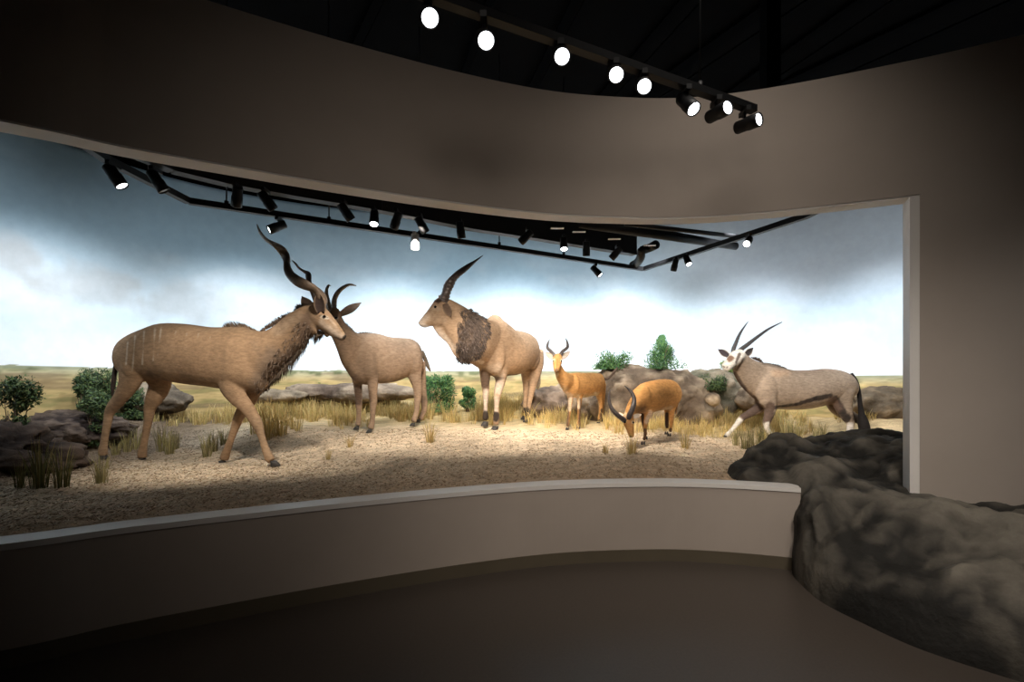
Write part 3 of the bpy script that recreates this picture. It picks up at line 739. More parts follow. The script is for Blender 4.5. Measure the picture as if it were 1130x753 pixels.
# pigment and painted fold shade
tan = (.335,.215,.128)
for x, y0, y1, x2 in ((141,378,402,139),(149,371,410,146),(159,366,402,157),(171,362,398,169),(178,360,392,174),(194,366,396,189),(206,368,400,201),(219,368,398,214),(232,372,396,228)):
    K.dab((x, y0, -.2), (x2, y1, -.25), .011 if x < 185 else .008, (.68,.58,.46), .62 if x < 185 else .3, .6)
K.dab((268,358,0),(215,357,0), .03, (.20,.14,.10), .6)
K.dab((300,392,-.1),(283,425,-.1), .11, (.20,.145,.105), .75, .8)
K.dab((325,388,0),(300,412,0), .09, (.19,.135,.10), .75, .8)
K.dab((338,352,0),(336,375,0), .08, (.16,.105,.075), .8, .6)
K.dab((305,365,-.1),(328,350,-.1), .07, (.44,.32,.22), .5, .8)
K.dab((132,440,-.1),(120,455,-.1), .05, (.22,.14,.09), .6, .6)
K.dab((283,466,-.1),(300,508,-.1), .08, (.40,.27,.17), .6, .6)
K.dab((118,465,-.08),(113,500,-.08), .06, (.42,.28,.17), .6, .6)
K.dab((355,357,0),(376,372,0), .045, (.66,.52,.40), .8, .8)
K.dab((371,361,-.02),(364,352,-.08), .016, (.62,.50,.38), .45, .9)
K.dab((382,371,0),(380,373,0), .022, (.03,.022,.02), .95, .3)
K.dab((360,343,0),(376,361,0), .016, (.30,.20,.13), .6, .6)
K.dab((175,416,.1),(165,412,0), .06, (.15,.10,.07), .7)
K.dab((252,434,0),(200,424,0), .05, (.24,.165,.11), .7, .7)
K.dab((346,352,-.07),(349,362,-.07), .05, (.36,.24,.15), .5)
K.dab((355,349.5,-.08),(361,351,-.07), .02, (.74,.64,.52), .85, .4)
K.dab((367,372,-.05),(379,374.5,-.03), .007, (.12,.08,.06), .8, .6); K.dab((353,349,-.08),(362,350.5,-.07), .008, (.08,.055,.04), .8, .5)
K.dab((244,428,-.2),(248,388,-.25), .035, (.22,.145,.09), .5, .9); K.dab((172,408,-.2),(160,385,-.2), .03, (.22,.145,.09), .5, .9); K.dab((200,418,-.2),(240,421,-.2), .05, (.24,.16,.10), .5, .9); K.dab((280,380,-.2),(292,405,-.2), .05, (.22,.15,.10), .5, .9)  # shade of body folds and underside painted into the coat colour
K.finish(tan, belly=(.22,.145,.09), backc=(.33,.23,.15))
K.eye(358, 349.5, -.066, .016)
K.horn([(356,336,-.04,5),(354,328,-.06,6.4),(348,320,-.12,6.3),(339,315.5,-.20,6.1),(329,310.5,-.2,5.8),(320.5,303,-.12,5.6),(317,294,-.02,5.5),(316,285,.03,5.2),(310.5,276,.0,4.6),(302,269.5,-.08,3.9),(293,264,-.12,2.9),(287,256.5,-.1,1.8),(283.5,247.5,-.06,.4)], q=.66, twist=10, col=(.17,.12,.085), tip=(.62,.55,.46))
K.horn([(352,337,.06,4.6),(349,328,.10,4.8),(344,319,.18,4.4),(341,311,.26,3.7),(340,303,.30,3.1),(336,300,.27,2.4),(330,296,.22,1.9),(326,291,.2,1.2),(322.5,287.5,.2,.4)], q=.62, twist=7, col=(.13,.09,.065))
K.ear((354,346,-.075),(351,322,-.13), 6.2, (.26,.18,.12), (.045,.03,.025), face=(.35,-1,0), cup=.5)
K.ear((344,343,.05),(333,327,.12), 6, (.40,.30,.2), (.12,.08,.06), face=(.5,-.8,.2), cup=.4)
K.hair('mane', [((283,366,0),(246,364,0),(276,354,0),(236,354.5,0),380)], (.24,.165,.11), .008)
K.hair('mane', [((330,344,0),(286,368,0),(326,338,0),(282,363,0),420)], (.15,.10,.07), .008)
K.hair('mane', [((339,338,.0),(326,345,0),(334,331,0),(319,342,0),220)], (.17,.115,.08), .01)
K.hair('throat_fringe', [((343,368,0),(296,425,0),(343,392,0),(291,440,0),520),((360,366,0),(344,364,0),(354,380,0),(341,384,0),150)], (.17,.125,.09), .012, .0028)
K.coat('neck_hair', [(335,366,300,415,12),(300,415,288,425,8)], 900, .045, (-.35,0,-1), (.16,.115,.085))
K.tail([(132,392,0,3.2),(128,404,-.02,2.6),(126,416,-.04,2.4),(124.5,428,-.04,2.2),(124,437,-.04,.8)], col=(.05,.035,.028))

# ---- young kudu
D = lerpD((392, 6.58), (460, 7.15))
Y = Animal('young_kudu', P(430, 474, 6.9), 'young kudu with short curved horns standing behind the head of the large bull', 'antelope', D, vox=.014)
Y.loft([(379,378,384,406,.06,-.05),(388,371,391,420,.13),(400,368,402,425,.19),(415,368,414,424,.215),(430,372,429,423,.22),(443,373,441,420,.215),(453,374,451,415,.20),(461,379,458,412,.15),(465,388,464,404,.07)], egg=-.04)
Y.loft([(406,369,398,425,.12),(396,368,386,414,.11,-.02),(387,363,377,400,.095,-.08),(380,355,371,384,.08,-.14),(376,346,364,368,.072,-.2),(373,340,360,358,.06,-.25)])
Y.limb([(370,342,-.22,5.5,1.0),(367,350,-.28,6.6,1.0),(364,359,-.36,5.2,1.0),(361.5,367,-.43,4,1.0),(360,371,-.46,2.8,1.0)], n=20)
Y.blob(406, 398, -.13, 11, 22, .09, -.1); Y.blob(456, 396, -.12, 10, 18, .10)
Y.limb([(408,405,-.13,10,.6),(411,420,-.13,6.5,.7),(411.5,433,-.13,5),(412,444,-.12,4.4),(411.5,453,-.12,3.2),(411,464,-.12,3),(409.5,471,-.12,3.8),(408.5,474,-.12,3.4)])
Y.hoof(407, 478.5, -.13, .062, -1, -.4)
Y.limb([(393,408,.10,8,.6),(394.5,422,.10,5.4,.7),(395.5,435,.10,4.2),(396,446,.10,3.8),(396,456,.10,2.9),(395.5,465,.10,2.9),(394.5,470,.10,3.4)])
Y.hoof(393, 474.5, .10, .06, -1, -.4)
Y.limb([(456,398,-.1,12,.6),(457,412,-.1,8.5,.6),(460,424,-.1,5.8),(461,434,-.1,4.6),(460.5,445,-.1,3.6),(459.5,455,-.1,3.1),(457.5,462,-.1,3.3),(456.5,466,-.1,3.2)])
Y.hoof(455, 470.5, -.1, .06, -1, -.4)
Y.limb([(461,400,.12,9,.6),(463.5,416,.12,6.8,.6),(466,432,.12,4.8),(468,443,.12,4.0),(468,452,.12,3.2),(465.5,459,.12,3),(463,463,.12,3.1)])
Y.hoof(461, 466.5, .12, .058, -1, -.4)
Y.dab((384,410,0),(402,425,-.1), .06, (.15,.10,.075), .6, .8); Y.dab((374,385,0),(386,412,0), .05, (.24,.17,.12), .5, .8)
Y.dab((412,390,-.25),(417,422,-.25), .03, (.2,.14,.1), .5, .9); Y.dab((395,428,.1),(396,444,.1), .06, (.10,.065,.05), .8); Y.dab((409,432,-.05),(409,443,-.05), .03, (.14,.09,.06), .7)  # first dab paints the shoulder crease shade into the coat
Y.dab((440,385,-.3),(420,398,-.3), .03, (.46,.34,.24), .4, .9)
Y.dab((467,440,.12),(463,463,.12), .05, (.15,.10,.07), .7); Y.dab((370,342,-.3),(368,347,-.35), .05, (.30,.18,.09), .7)
Y.finish((.34,.235,.16), belly=(.26,.18,.12), backc=(.31,.22,.15))
Y.eye(371, 351, -.35, .018); Y.eye(361.5, 351, -.35, .018)
Y.horn([(364,342,-.26,2.4),(362.5,335,-.26,2.5),(360.6,327,-.26,2.3),(360.5,320,-.26,1.8),(362.5,315.5,-.26,1.3),(365,315.5,-.26,.5)], ripple=(16,.12), col=(.22,.18,.14))
Y.horn([(369,342,-.26,2.7),(368.6,335,-.26,2.9),(370,328,-.26,2.7),(374,321.5,-.26,2.4),(380,316.6,-.26,1.9),(386,314.3,-.26,1.4),(393,315.4,-.26,.5)], ripple=(20,.12), col=(.22,.18,.14))
Y.ear((376,347,-.22),(399,334,-.2), 4.4, (.24,.16,.11), (.34,.25,.18), face=(.1,-.9,-.3))
Y.ear((363,344,-.22),(354,337,-.1), 5, (.42,.31,.22), (.3,.22,.17), face=(-.1,-.9,-.3))
Y.hair('mane', [((424,371,0),(396,368,0),(422,369,0),(394,364.5,0),260)], (.17,.11,.075), .008)
Y.hair('mane', [((394,370,0),(374,355,-.1),(392,365,0),(375,349,-.1),160)], (.17,.11,.075), .008)
Y.tail([(465,388,.05,2.6),(469,396,.06,2.2),(472,404,.07,2),(475,410,.08,.8)], col=(.16,.12,.08))

# ---- eland
D = lerpD((535, 6.95), (590, 8.0))
E = Animal('giant_eland', P(560, 470, 7.4), 'massive eland with a dark shaggy neck ruff and straight twisted horns facing left', 'antelope', D, vox=.015)
E.loft([(529,366,527,398,.10,-.05),(535,356,534,408,.20),(544,350,543,415,.29),(552,355,552,416,.325),(561,363,560,415,.335),(571,365,568,414,.32),(580,367.5,576,410,.27),(587,373,583,405,.19),(590,381,588,398,.09)], n=32)
E.blob(546, 357, 0, 9.5, 9.5, .14)
E.loft([(549,354,534,410,.20,0),(537,353,519,401,.21,-.05),(526,347,506,393,.185,-.1),(514,339.5,497,379,.155,-.15),(504,334,491,366,.125,-.18),(496,330,488,361,.105,-.2)])
E.loft([(497,331,492,359,.085,-.2),(490,328.5,488,360,.105,-.2),(482,329.5,482,360.5,.105,-.2),(476,337,477,360,.085,-.2),(470.5,344.5,473,361,.068,-.2),(465.5,350.5,469,362,.055,-.2),(462.5,354.5,465.5,361,.045,-.2),(461.5,356.5,463,359.5,.03,-.2)], n=24)
E.loft([(478,356,478.5,363,.02,-.2),(484,359,484.5,371.5,.025,-.2),(493,364,494,380,.03,-.17),(503,372,501,392,.05,-.13),(512,380,509,399,.07,-.1),(522,385,518,400,.07,-.07),(530,390,528,403,.06,-.03)])
E.blob(546, 392, -.22, 12, 22, .12)
E.blob(587, 390, -.14, 9, 19, .13)
E.limb([(550,400,-.16,12,.8),(552,412,-.16,8.5,.8),(552.3,421,-.16,5.8),(550,430,-.16,5.0),(548.5,439,-.16,3.7),(548,450,-.16,2.7),(547.8,459,-.16,3.7),(547.5,464,-.16,3.9),(547,469,-.16,3.0)])
E.hoof(545.5, 476, -.16, .085, -1, -.9)
E.limb([(536,402,.10,9,.8),(535.5,413,.10,6.3),(535.5,423,.10,4.9),(536,432,.10,4.0),(536,442,.10,2.9),(535.8,452,.10,2.5),(535.8,460,.10,3.5),(535.5,464,.10,3.0)])
E.hoof(534.8, 470.5, .10, .08, -1, -.9)
E.limb([(590,388,-.1,10,.9),(592,402,-.1,8.2,.8),(590,416,-.1,5.6),(587.5,428,-.1,4.1),(585.5,438,-.1,3.1),(583.5,449,-.1,2.5),(582.5,456,-.1,3.2),(582,460,-.1,2.9)])
E.hoof(580.8, 466, -.1, .08, -1, -.9)
E.limb([(580,398,.12,8,.8),(580,412,.12,5.6),(580.5,425,.12,3.9),(580,437,.12,2.8),(579.3,448,.12,2.4),(579,456,.12,3)])
E.hoof(578, 463.5, .12, .078, -1, -.9)
for a, b, r in (((524,353,-.1),(531,370,-.1), .10),((518,362,-.1),(522,384,-.1), .13),((529,362,-.1),(524,386,-.1), .10),((512,380,-.1),(512,393,-.1), .085),((511,342,-.1),(533,357,-.1), .05),((518,352,-.1),(512,372,-.1), .08)):
    E.dab(a, b, r, (.085,.062,.05), .85, .7)
E.dab((484,366,-.2),(500,384,-.15), .06, (.58,.46,.36), .7, .7); E.dab((464,357,-.2),(472,361,-.2), .035, (.72,.64,.56), .7, .8)
E.dab((462,354.5,-.2),(461,357,-.2), .018, (.04,.03,.03), .9); E.dab((475,338,-.2),(464,352,-.2), .014, (.12,.09,.07), .7)
E.dab((481,331,-.2),(487,329,-.2), .045, (.16,.10,.07), .8); E.dab((552,410,-.16),(550,430,-.16), .085, (.62,.50,.40), .75, .6)
E.dab((536,412,.1),(536,424,.1), .085, (.12,.08,.06), .85); E.dab((536,433,.05),(536,454,.05), .05, (.60,.50,.42), .7)
E.dab((548,440,-.16),(548,452,-.16), .05, (.58,.47,.38), .6)
for p in ((547.5,462,-.16),(535.8,461,.10),(582.3,457,-.1),(579,457,.12)): E.dab(p, (p[0], p[1]-4, p[2]), .055, (.025,.02,.018), .95, .4)
E.dab((546,418,-.1),(575,415,-.15), .045, (.10,.07,.05), .75); E.dab((557,421,-.1),(553,427,-.1), .03, (.08,.06,.05), .7)
E.dab((532,400,-.1),(521,394,-.1), .035, (.66,.56,.46), .6); E.dab((540,408,-.2),(550,405,-.35), .07, (.50,.38,.28), .5)
E.dab((477,351,-.3),(486,354,-.3), .10, (.52,.37,.25), .6, .8); E.dab((480,340,-.3),(484,341,-.3), .04, (.55,.42,.30), .6, .7); E.dab((466,355,-.25),(471,351,-.25), .05, (.60,.48,.38), .6, .7)
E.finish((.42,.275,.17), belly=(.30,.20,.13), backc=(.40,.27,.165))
E.eye(480.5, 339, -.29, .02)
E.horn([(490,334,-.24,5.0),(491.5,328,-.24,5.4),(493.5,321,-.24,5.2),(496.5,314,-.22,4.8),(501,307,-.2,4.3),(507,301.5,-.18,3.7),(514.5,296,-.16,2.9),(523,289.5,-.14,1.8),(533,282,-.1,.35)], q=.85, twist=9, ripple=(15,.10), col=(.10,.075,.065), tip=(.035,.03,.03))
E.horn([(488,334,-.12,4.5),(489.5,328,-.1,5),(492,320,-.06,4.2),(495,312,-.02,3.4),(502,303.5,.02,3),(511,297,.06,2.2),(520,290.5,.1,1.4),(529,285,.12,.35)], q=.7, twist=9, ripple=(15,.10), col=(.10,.075,.065), tip=(.035,.03,.03))
E.ear((490.5,335,-.30),(497.5,350,-.34), 4.6, (.30,.21,.14), (.13,.085,.06), face=(-.15,-1,.1))
E.ear((488,335,-.1),(484,326,.06), 4, (.36,.27,.19), (.12,.09,.07), face=(-.6,-.6,0))
E.coat('neck_ruff', [(522,350,531,366,10),(517,362,521,384,13),(530,362,524,384,10),(511,380,512,393,8),(512,346,520,352,5)], 3400, .06, (.25,0,-1), (.10,.075,.062), wid=.0035, lift=.02)
E.hair('forehead_tuft', [((480,332,-.25),(490,330,-.27),(478,334,-.3),(488,336,-.3),160)], (.12,.075,.05), .01)
E.tail([(590,378,.1,2.2),(594,392,.12,1.8),(595,406,.12,1.7),(595,416,.12,1.5),(594,424,.12,2.4),(593.5,430,.12,.8)], col=(.32,.24,.16))

# ---- standing kob
D = lerpD((628, 7.25), (664, 7.95))
S = Animal('kob', P(645, 471, 7.6), 'small orange kob standing with its head raised facing out', 'antelope', D, vox=.012)
S.loft([(622,418,624,434,.05),(627,413,629,438,.11),(635,411.5,636,439,.145),(645,411.5,645,439,.155),(655,411.5,654,437,.15),(661,413,660,434.5,.12),(665,418,664,430,.06)])
S.loft([(632,412,629,436,.09,0),(624,410.5,622,430,.08,-.05),(620,405,616,421,.07,-.1),(618,400,613,413,.06,-.13),(618,395,613,406,.055,-.14)])
S.limb([(615.5,393,-.10,4.2,1),(615.3,397,-.16,5.6,1),(614.8,402,-.24,4.8,1),(614.2,406.5,-.31,3.8,1),(613.9,409,-.34,3.0,1),(613.8,411,-.34,2,1)], n=20)
S.blob(633, 424, -.10, 7, 12, .07); S.blob(661, 422, -.09, 6.5, 10, .08)
S.limb([(630,428,.0,6,.8),(629.5,437,.0,3.7),(629,446,-.0,2.6),(628.3,456,-.0,1.9),(627,466,-.0,1.8),(626.6,471,0,2)])
S.hoof(626, 474.5, 0, .045, -.5, -1)
S.limb([(638,428,-.09,6,.8),(639.3,437,-.09,3.7),(639.3,447,-.09,2.5),(639,456,-.09,1.9),(638.8,466,-.09,1.8),(638.5,470,-.09,2)])
S.hoof(638, 473.5, -.09, .045, -.5, -1)
S.limb([(661,424,-.08,6.5,.8),(660.5,433,-.08,4.4),(662,441,-.08,3.0),(663,449,-.08,2.4),(662,457,-.08,1.8),(661,464,-.08,1.9)])
S.hoof(660, 468.5, -.08, .045, -.6, -1)
S.limb([(664,424,.05,5,.8),(665,434,.05,3.4),(665,443,.05,2.5),(664.5,451,.05,2),(663.8,460,.05,1.7)])
S.hoof(663.3, 465.5, .05, .043, -.6, -1)
org = (.49,.25,.088)
for a, b in (((627.5,441,-.02),(626,471,-.02)),((640.3,441,-.1),(639.5,471,-.1)),((664,452,-.05),(662,468,-.05))): S.dab(a, b, .026, (.05,.035,.03), .85, .4)
S.dab((629.5,439,0),(629,452,0), .035, (.68,.55,.4), .6); S.dab((638,437,-.1),(638,450,-.1), .03, (.68,.55,.4), .6); S.dab((657,434,-.15),(660,448,-.15), .03, (.7,.58,.42), .7)
S.dab((622,434,-.05),(630,438,-.1), .05, (.62,.5,.4), .5); S.dab((614,408.5,-.34),(614,410.5,-.34), .03, (.10,.06,.045), .85); S.dab((615,397,-.25),(614.3,406,-.3), .018, (.30,.13,.045), .8)
S.dab((611.5,397,-.2),(610.5,399,-.2), .02, (.8,.7,.5), .8); S.dab((619.5,397,-.2),(620,399,-.2), .02, (.8,.7,.5), .8); S.dab((615,413,-.15),(614,415,-.15), .03, (.72,.6,.42), .6)
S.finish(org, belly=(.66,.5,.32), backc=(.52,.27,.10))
S.eye(611.4, 399, -.235, .017); S.eye(619.0, 398.8, -.235, .017)
hc = (.075,.06,.055)
S.horn([(613,395,-.13,1.9),(611,391.5,-.12,2.1),(607.5,387.5,-.08,1.9),(604.2,384,-.05,1.7),(604.5,379.5,-.05,1.3),(606.5,374.5,-.06,.35)], ripple=(16,.12), col=hc)
S.horn([(617,395,-.13,1.9),(618.5,391.5,-.12,2.1),(621.5,387.5,-.08,1.9),(626,383.8,-.05,1.7),(626.2,379,-.05,1.3),(624.4,373.5,-.06,.35)], ripple=(16,.12), col=hc)
S.ear((610.5,396,-.14),(601.5,388.5,-.12), 2.8, (.34,.22,.13), (.42,.36,.3)); S.ear((619.5,396,-.14),(629.5,387.5,-.12), 2.8, (.34,.22,.13), (.42,.36,.3))
S.tail([(665,418,0,1.7),(670,418.5,.02,1.3),(674.5,414.5,.04,1.2),(678,410,.05,1.5),(681.5,406,.06,.7)], col=(.10,.065,.045))

# ---- grazing kob
D = lerpD((712, 5.95), (742, 6.45))
G = Animal('kob', P(722, 484, 6.2), 'orange kob grazing with its muzzle to the ground and ringed horns raised', 'antelope', D, vox=.011)
G.loft([(699,432,702,449,.05,-.02),(703,427.5,706,455,.10),(713,422,714,456.5,.145),(724,419.5,724,454,.15),(734,418.5,734,452.5,.15),(742,420.5,741,450,.13),(747.5,427,746,443,.08)])
G.loft([(710,425,712,452,.10,0),(703,431,706,454,.09,-.05),(697,440,702,458,.075,-.10),(692,450,699,462,.065,-.16),(688,459,698,464,.055,-.20)])
G.limb([(693,458,-.20,5.4,1),(693.5,465,-.24,6.2,1),(695,472,-.27,4.7,1),(696.2,478,-.29,3.6,1),(696.6,481,-.30,3.1,1),(696.6,483,-.30,2.2,1)], n=20)
G.blob(711, 440, -.10, 8, 14, .07); G.blob(741, 432, -.09, 8, 12, .08); G.blob(741, 434, .09, 7, 12, .08)
G.limb([(714,444,-.10,7.5,.8),(716,454,-.10,4.6),(713.5,463,-.10,3.1),(712,471,-.10,2.5),(712,479,-.10,1.9),(710.5,486,-.10,2.0)])
G.hoof(709.5, 491, -.10, .045, -.5, -1)
G.limb([(706,447,.10,6,.8),(708.5,456,.10,3.7),(710,465,.10,2.7),(711.5,473,.10,2),(713,480,.10,1.9)])
G.hoof(712.5, 485, .10, .043, -.5, -1)
G.limb([(744,432,-.07,8,.8),(743.5,443,-.08,5.5),(742,452,-.08,3.3),(741,461,-.08,2.6),(740.5,470,-.08,1.9),(739.5,477,-.08,2)])
G.hoof(738.5, 481.5, -.08, .043, -.5, -1)
G.limb([(737,436,.08,7,.8),(736.5,447,.08,4.3),(736,456,.08,2.9),(736,465,.08,2.4),(736,473,.08,1.9)])
G.hoof(735.3, 479.5, .08, .043, -.5, -1)
G.dab((709,452,-.05),(704,454,0), .07, (.10,.06,.04), .75, .8); G.dab((707,445,-.15),(710,436,-.2), .05, (.50,.24,.08), .3)
G.dab((709,458,.1),(712.5,482,.1), .03, (.03,.022,.02), .95, .5); G.dab((712,475,-.1),(710,488,-.1), .03, (.07,.05,.04), .85); G.dab((718,455,-.12),(713,466,-.12), .033, (.74,.6,.45), .7)
G.dab((736,457,.08),(735.5,478,.08), .03, (.025,.02,.018), .95); G.dab((740,474,-.08),(739,479,-.08), .025, (.05,.04,.03), .85); G.dab((740,450,-.1),(733,453,-.1), .04, (.66,.48,.3), .6)
G.dab((748,430,0),(748,440,0), .05, (.66,.44,.22), .6); G.dab((696.6,482,-.3),(696.8,483.5,-.3), .02, (.03,.02,.02), .9, .4); G.dab((690,459,-.2),(688,455,-.2), .03, (.76,.6,.4), .5)
G.dab((690,464,-.3),(690,466,-.3), .014, (.75,.62,.45), .6); G.dab((698,465,-.3),(698,467,-.3), .014, (.75,.62,.45), .6)
G.dab((694,463,-.3),(695,470,-.33), .02, (.34,.16,.07), .5)
G.finish((.50,.25,.085), belly=(.42,.26,.14), backc=(.5,.25,.09))
G.eye(689.5, 466, -.29, .014); G.eye(698.8, 466.5, -.29, .014)
G.horn([(690.5,465,-.26,2.6),(687,462.5,-.28,2.8),(679.5,456.5,-.28,2.5),(673.8,448.5,-.24,2.1),(672,439,-.2,1.7),(673.5,430,-.18,.4)], ripple=(22,.13), col=hc)
G.horn([(693.5,464,-.26,2.8),(694.5,459,-.28,3.0),(698,451,-.28,2.8),(699.8,442,-.24,2.4),(696.8,433,-.2,1.8),(689,425.8,-.18,.4)], ripple=(22,.13), col=hc)
G.ear((698,461,-.24),(708,457.5,-.26), 2.8, (.62,.42,.24), (.74,.62,.5), face=(0,-.8,.5)); G.ear((688.5,461,-.18),(683,455,.0), 2.6, (.5,.27,.11), (.6,.5,.4), face=(0,-.8,.4))
G.tail([(747,425,.03,1.8),(749.5,433,.03,1.5),(748,442,.03,1.4),(746.5,450,.03,1.2),(746,457,.03,.5)], col=(.34,.18,.08))

# ---- oryx
D = lerpD((815, 7.15), (945, 7.45))
O = Animal('oryx', P(880, 490, 7.3), 'grey brown oryx striding left with two long straight black horns and a black tail', 'antelope', D, vox=.014)
O.loft([(826,407,832,437,.07),(834,400.5,838,447,.14),(846,401,849,451.5,.20),(860,405,861,452,.23),(875,408.5,876,452.5,.24),(892,408.5,893,451.5,.245),(910,407,909,448,.235),(925,408.5,922,445,.22),(936,413,933,442,.18),(943.5,421,941,438,.10)])
O.loft([(846,402,843,449,.15),(836,399,830,438,.13,-.03),(828,395,819,427,.11,-.08),(823,391,812,416,.09,-.14),(820,388,810,408,.075,-.2)])
O.limb([(817,391,-.16,6,1),(813.5,394,-.22,8.3,.95),(809,398,-.32,7.3,.9),(805,401.5,-.42,6.0,.9),(802,404.5,-.49,5.6,.9),(800.5,406.5,-.53,4.0,.9)], n=22)
O.blob(846, 430, -.13, 13, 18, .10); O.blob(927, 430, -.12, 14, 19, .11)
O.limb([(846,440,-.12,11,.7),(850,450,-.13,7,.8),(848,460,-.13,5.2),(845.5,467,-.13,4.2),(846.5,473,-.13,3.0),(850,478.5,-.13,2.4),(853.5,483,-.13,2.6)])
O.hoof(856, 487.5, -.13, .06, -1)
O.limb([(842,442,.10,10,.7),(838,450,.10,6.5,.8),(829,455.5,.10,4.6),(819,461.5,.10,3.8),(812.5,469,.10,2.9),(806.5,476,.10,2.4),(802.5,480,.10,2.8),(800.5,481,.10,2.4)])
O.hoof(799, 484.5, .10, .06, -1)
O.limb([(929,432,-.12,14,.6),(930,446,-.12,10.5,.6),(934,458,-.12,7.2,.7),(938,466,-.12,5,.7),(938,473,-.12,3.7),(936.5,479,-.12,3.0),(934.5,483,-.12,3)])
O.hoof(933, 487.5, -.12, .06, -1)
O.limb([(922,432,.12,12,.6),(921,446,.12,9,.6),(930,455,.12,7),(941,460,.12,5.4),(948,465,.12,3.8),(953,472,.12,2.8),(956,479,.12,3)])
O.hoof(956.5, 484, .12, .06, -1)
blk = (.028,.022,.02)
O.dab((856,450,-.2),(878,447,-.28), .035, blk, .9, .4); O.dab((878,447,-.28),(900,440,-.26), .035, blk, .9, .4); O.dab((900,440,-.26),(916,437,-.22), .042, blk, .9, .4)
O.dab((858,455,0),(905,452,0), .07, (.50,.42,.34), .8, .5)
O.dab((850,449,-.13),(846.5,463,-.13), .085, (.10,.065,.05), .9, .3); O.dab((839,449,.1),(822,459,.1), .075, (.085,.055,.045), .9, .3)
O.dab((846,470,-.13),(854,489,-.13), .06, (.75,.7,.64), .9, .3); O.dab((816,465,.1),(801,481,.1), .055, (.75,.7,.64), .9, .3)
O.dab((922,442,-.2),(934,462,-.14), .075, blk, .9, .4); O.dab((918,444,-.1),(925,450,.1), .10, (.16,.10,.075), .8); O.dab((938,470,-.12),(934,494,-.12), .06, (.66,.6,.54), .85, .3)
O.dab((930,456,.12),(944,463,.12), .08, blk, .85, .4)
O.dab((838,446,0),(822,430,-.1), .045, (.09,.06,.05), .75, .5); O.dab((822,430,-.1),(811,412,-.2), .035, (.07,.05,.045), .85, .5)
O.dab((842,402,0),(870,408,0), .03, (.10,.075,.06), .7); O.dab((870,408,0),(935,410,0), .02, (.14,.1,.08), .6)
wht = (.70,.66,.60)
O.dab((815,391,-.2),(808,397,-.3), .12, wht, .92, .3); O.dab((803,403,-.4),(801,406,-.5), .11, wht, .95, .3)
O.dab((806,395.5,-.47),(806,395.5,-.40), .06, (.19,.10,.06), .95, .4)
O.dab((816,391,-.34),(812,400,-.36), .028, (.08,.05,.04), .9, .4); O.dab((812,400,-.36),(811,408,-.30), .026, (.06,.04,.035), .9, .4); O.dab((820,396,-.3),(813,409,-.27), .022, (.10,.07,.055), .8, .5)
O.dab((798,404.5,-.56),(799.5,405.5,-.56), .014, (.03,.02,.02), .9); O.dab((803,405,-.56),(802,406,-.56), .012, (.03,.02,.02), .8)
O.dab((855,412,-.2),(868,412,-.2), .07, (.42,.27,.17), .5, .9)
O.finish((.31,.235,.175), belly=(.34,.26,.19), backc=(.28,.2,.145))
O.eye(815.3, 393.5, -.345, .017); O.eye(804.5, 393.5, -.30, .017)
ob = (.05,.046,.046)
O.horn([(809.5,392,-.22,2.2),(809,387,-.22,2.3),(812,379,-.18,2.0),(817,367.5,-.12,1.4),(825.5,355.2,-.05,.35)], ripple=(22,.10), col=ob)
O.horn([(814,392,-.16,2.5),(816.5,387,-.15,2.6),(825.5,380,-.12,2.2),(837.4,370.8,-.06,1.7),(849,362.8,0,1.2),(863,355.6,.06,.35)], ripple=(22,.10), col=ob)
O.ear((804,393,-.2),(792.3,385.5,-.15), 3.9, (.62,.55,.48), (.05,.04,.045)); O.ear((821.5,393.5,-.16),(831.5,383.8,-.1), 3.7, (.55,.45,.36), (.035,.03,.03))
O.hair('mane', [((829,395,0),(842,401,0),(832,391.5,0),(845,398.5,0),150)], (.09,.065,.05), .008)
O.hair('mane', [((842,401,0),(868,407.5,0),(845,398.5,0),(872,406,0),200)], (.09,.065,.05), .008)
O.tail([(939,413,-.02,2.4),(944.5,421,-.03,2.3),(947.5,432,-.04,2.3),(949,445,-.05,2.4),(950.5,456,-.06,3.3),(952.5,466,-.06,5.6),(954.5,476,-.06,5.9),(955.5,481,-.06,4.8),(956.5,485,-.06,1.5)], col=(.018,.015,.014))

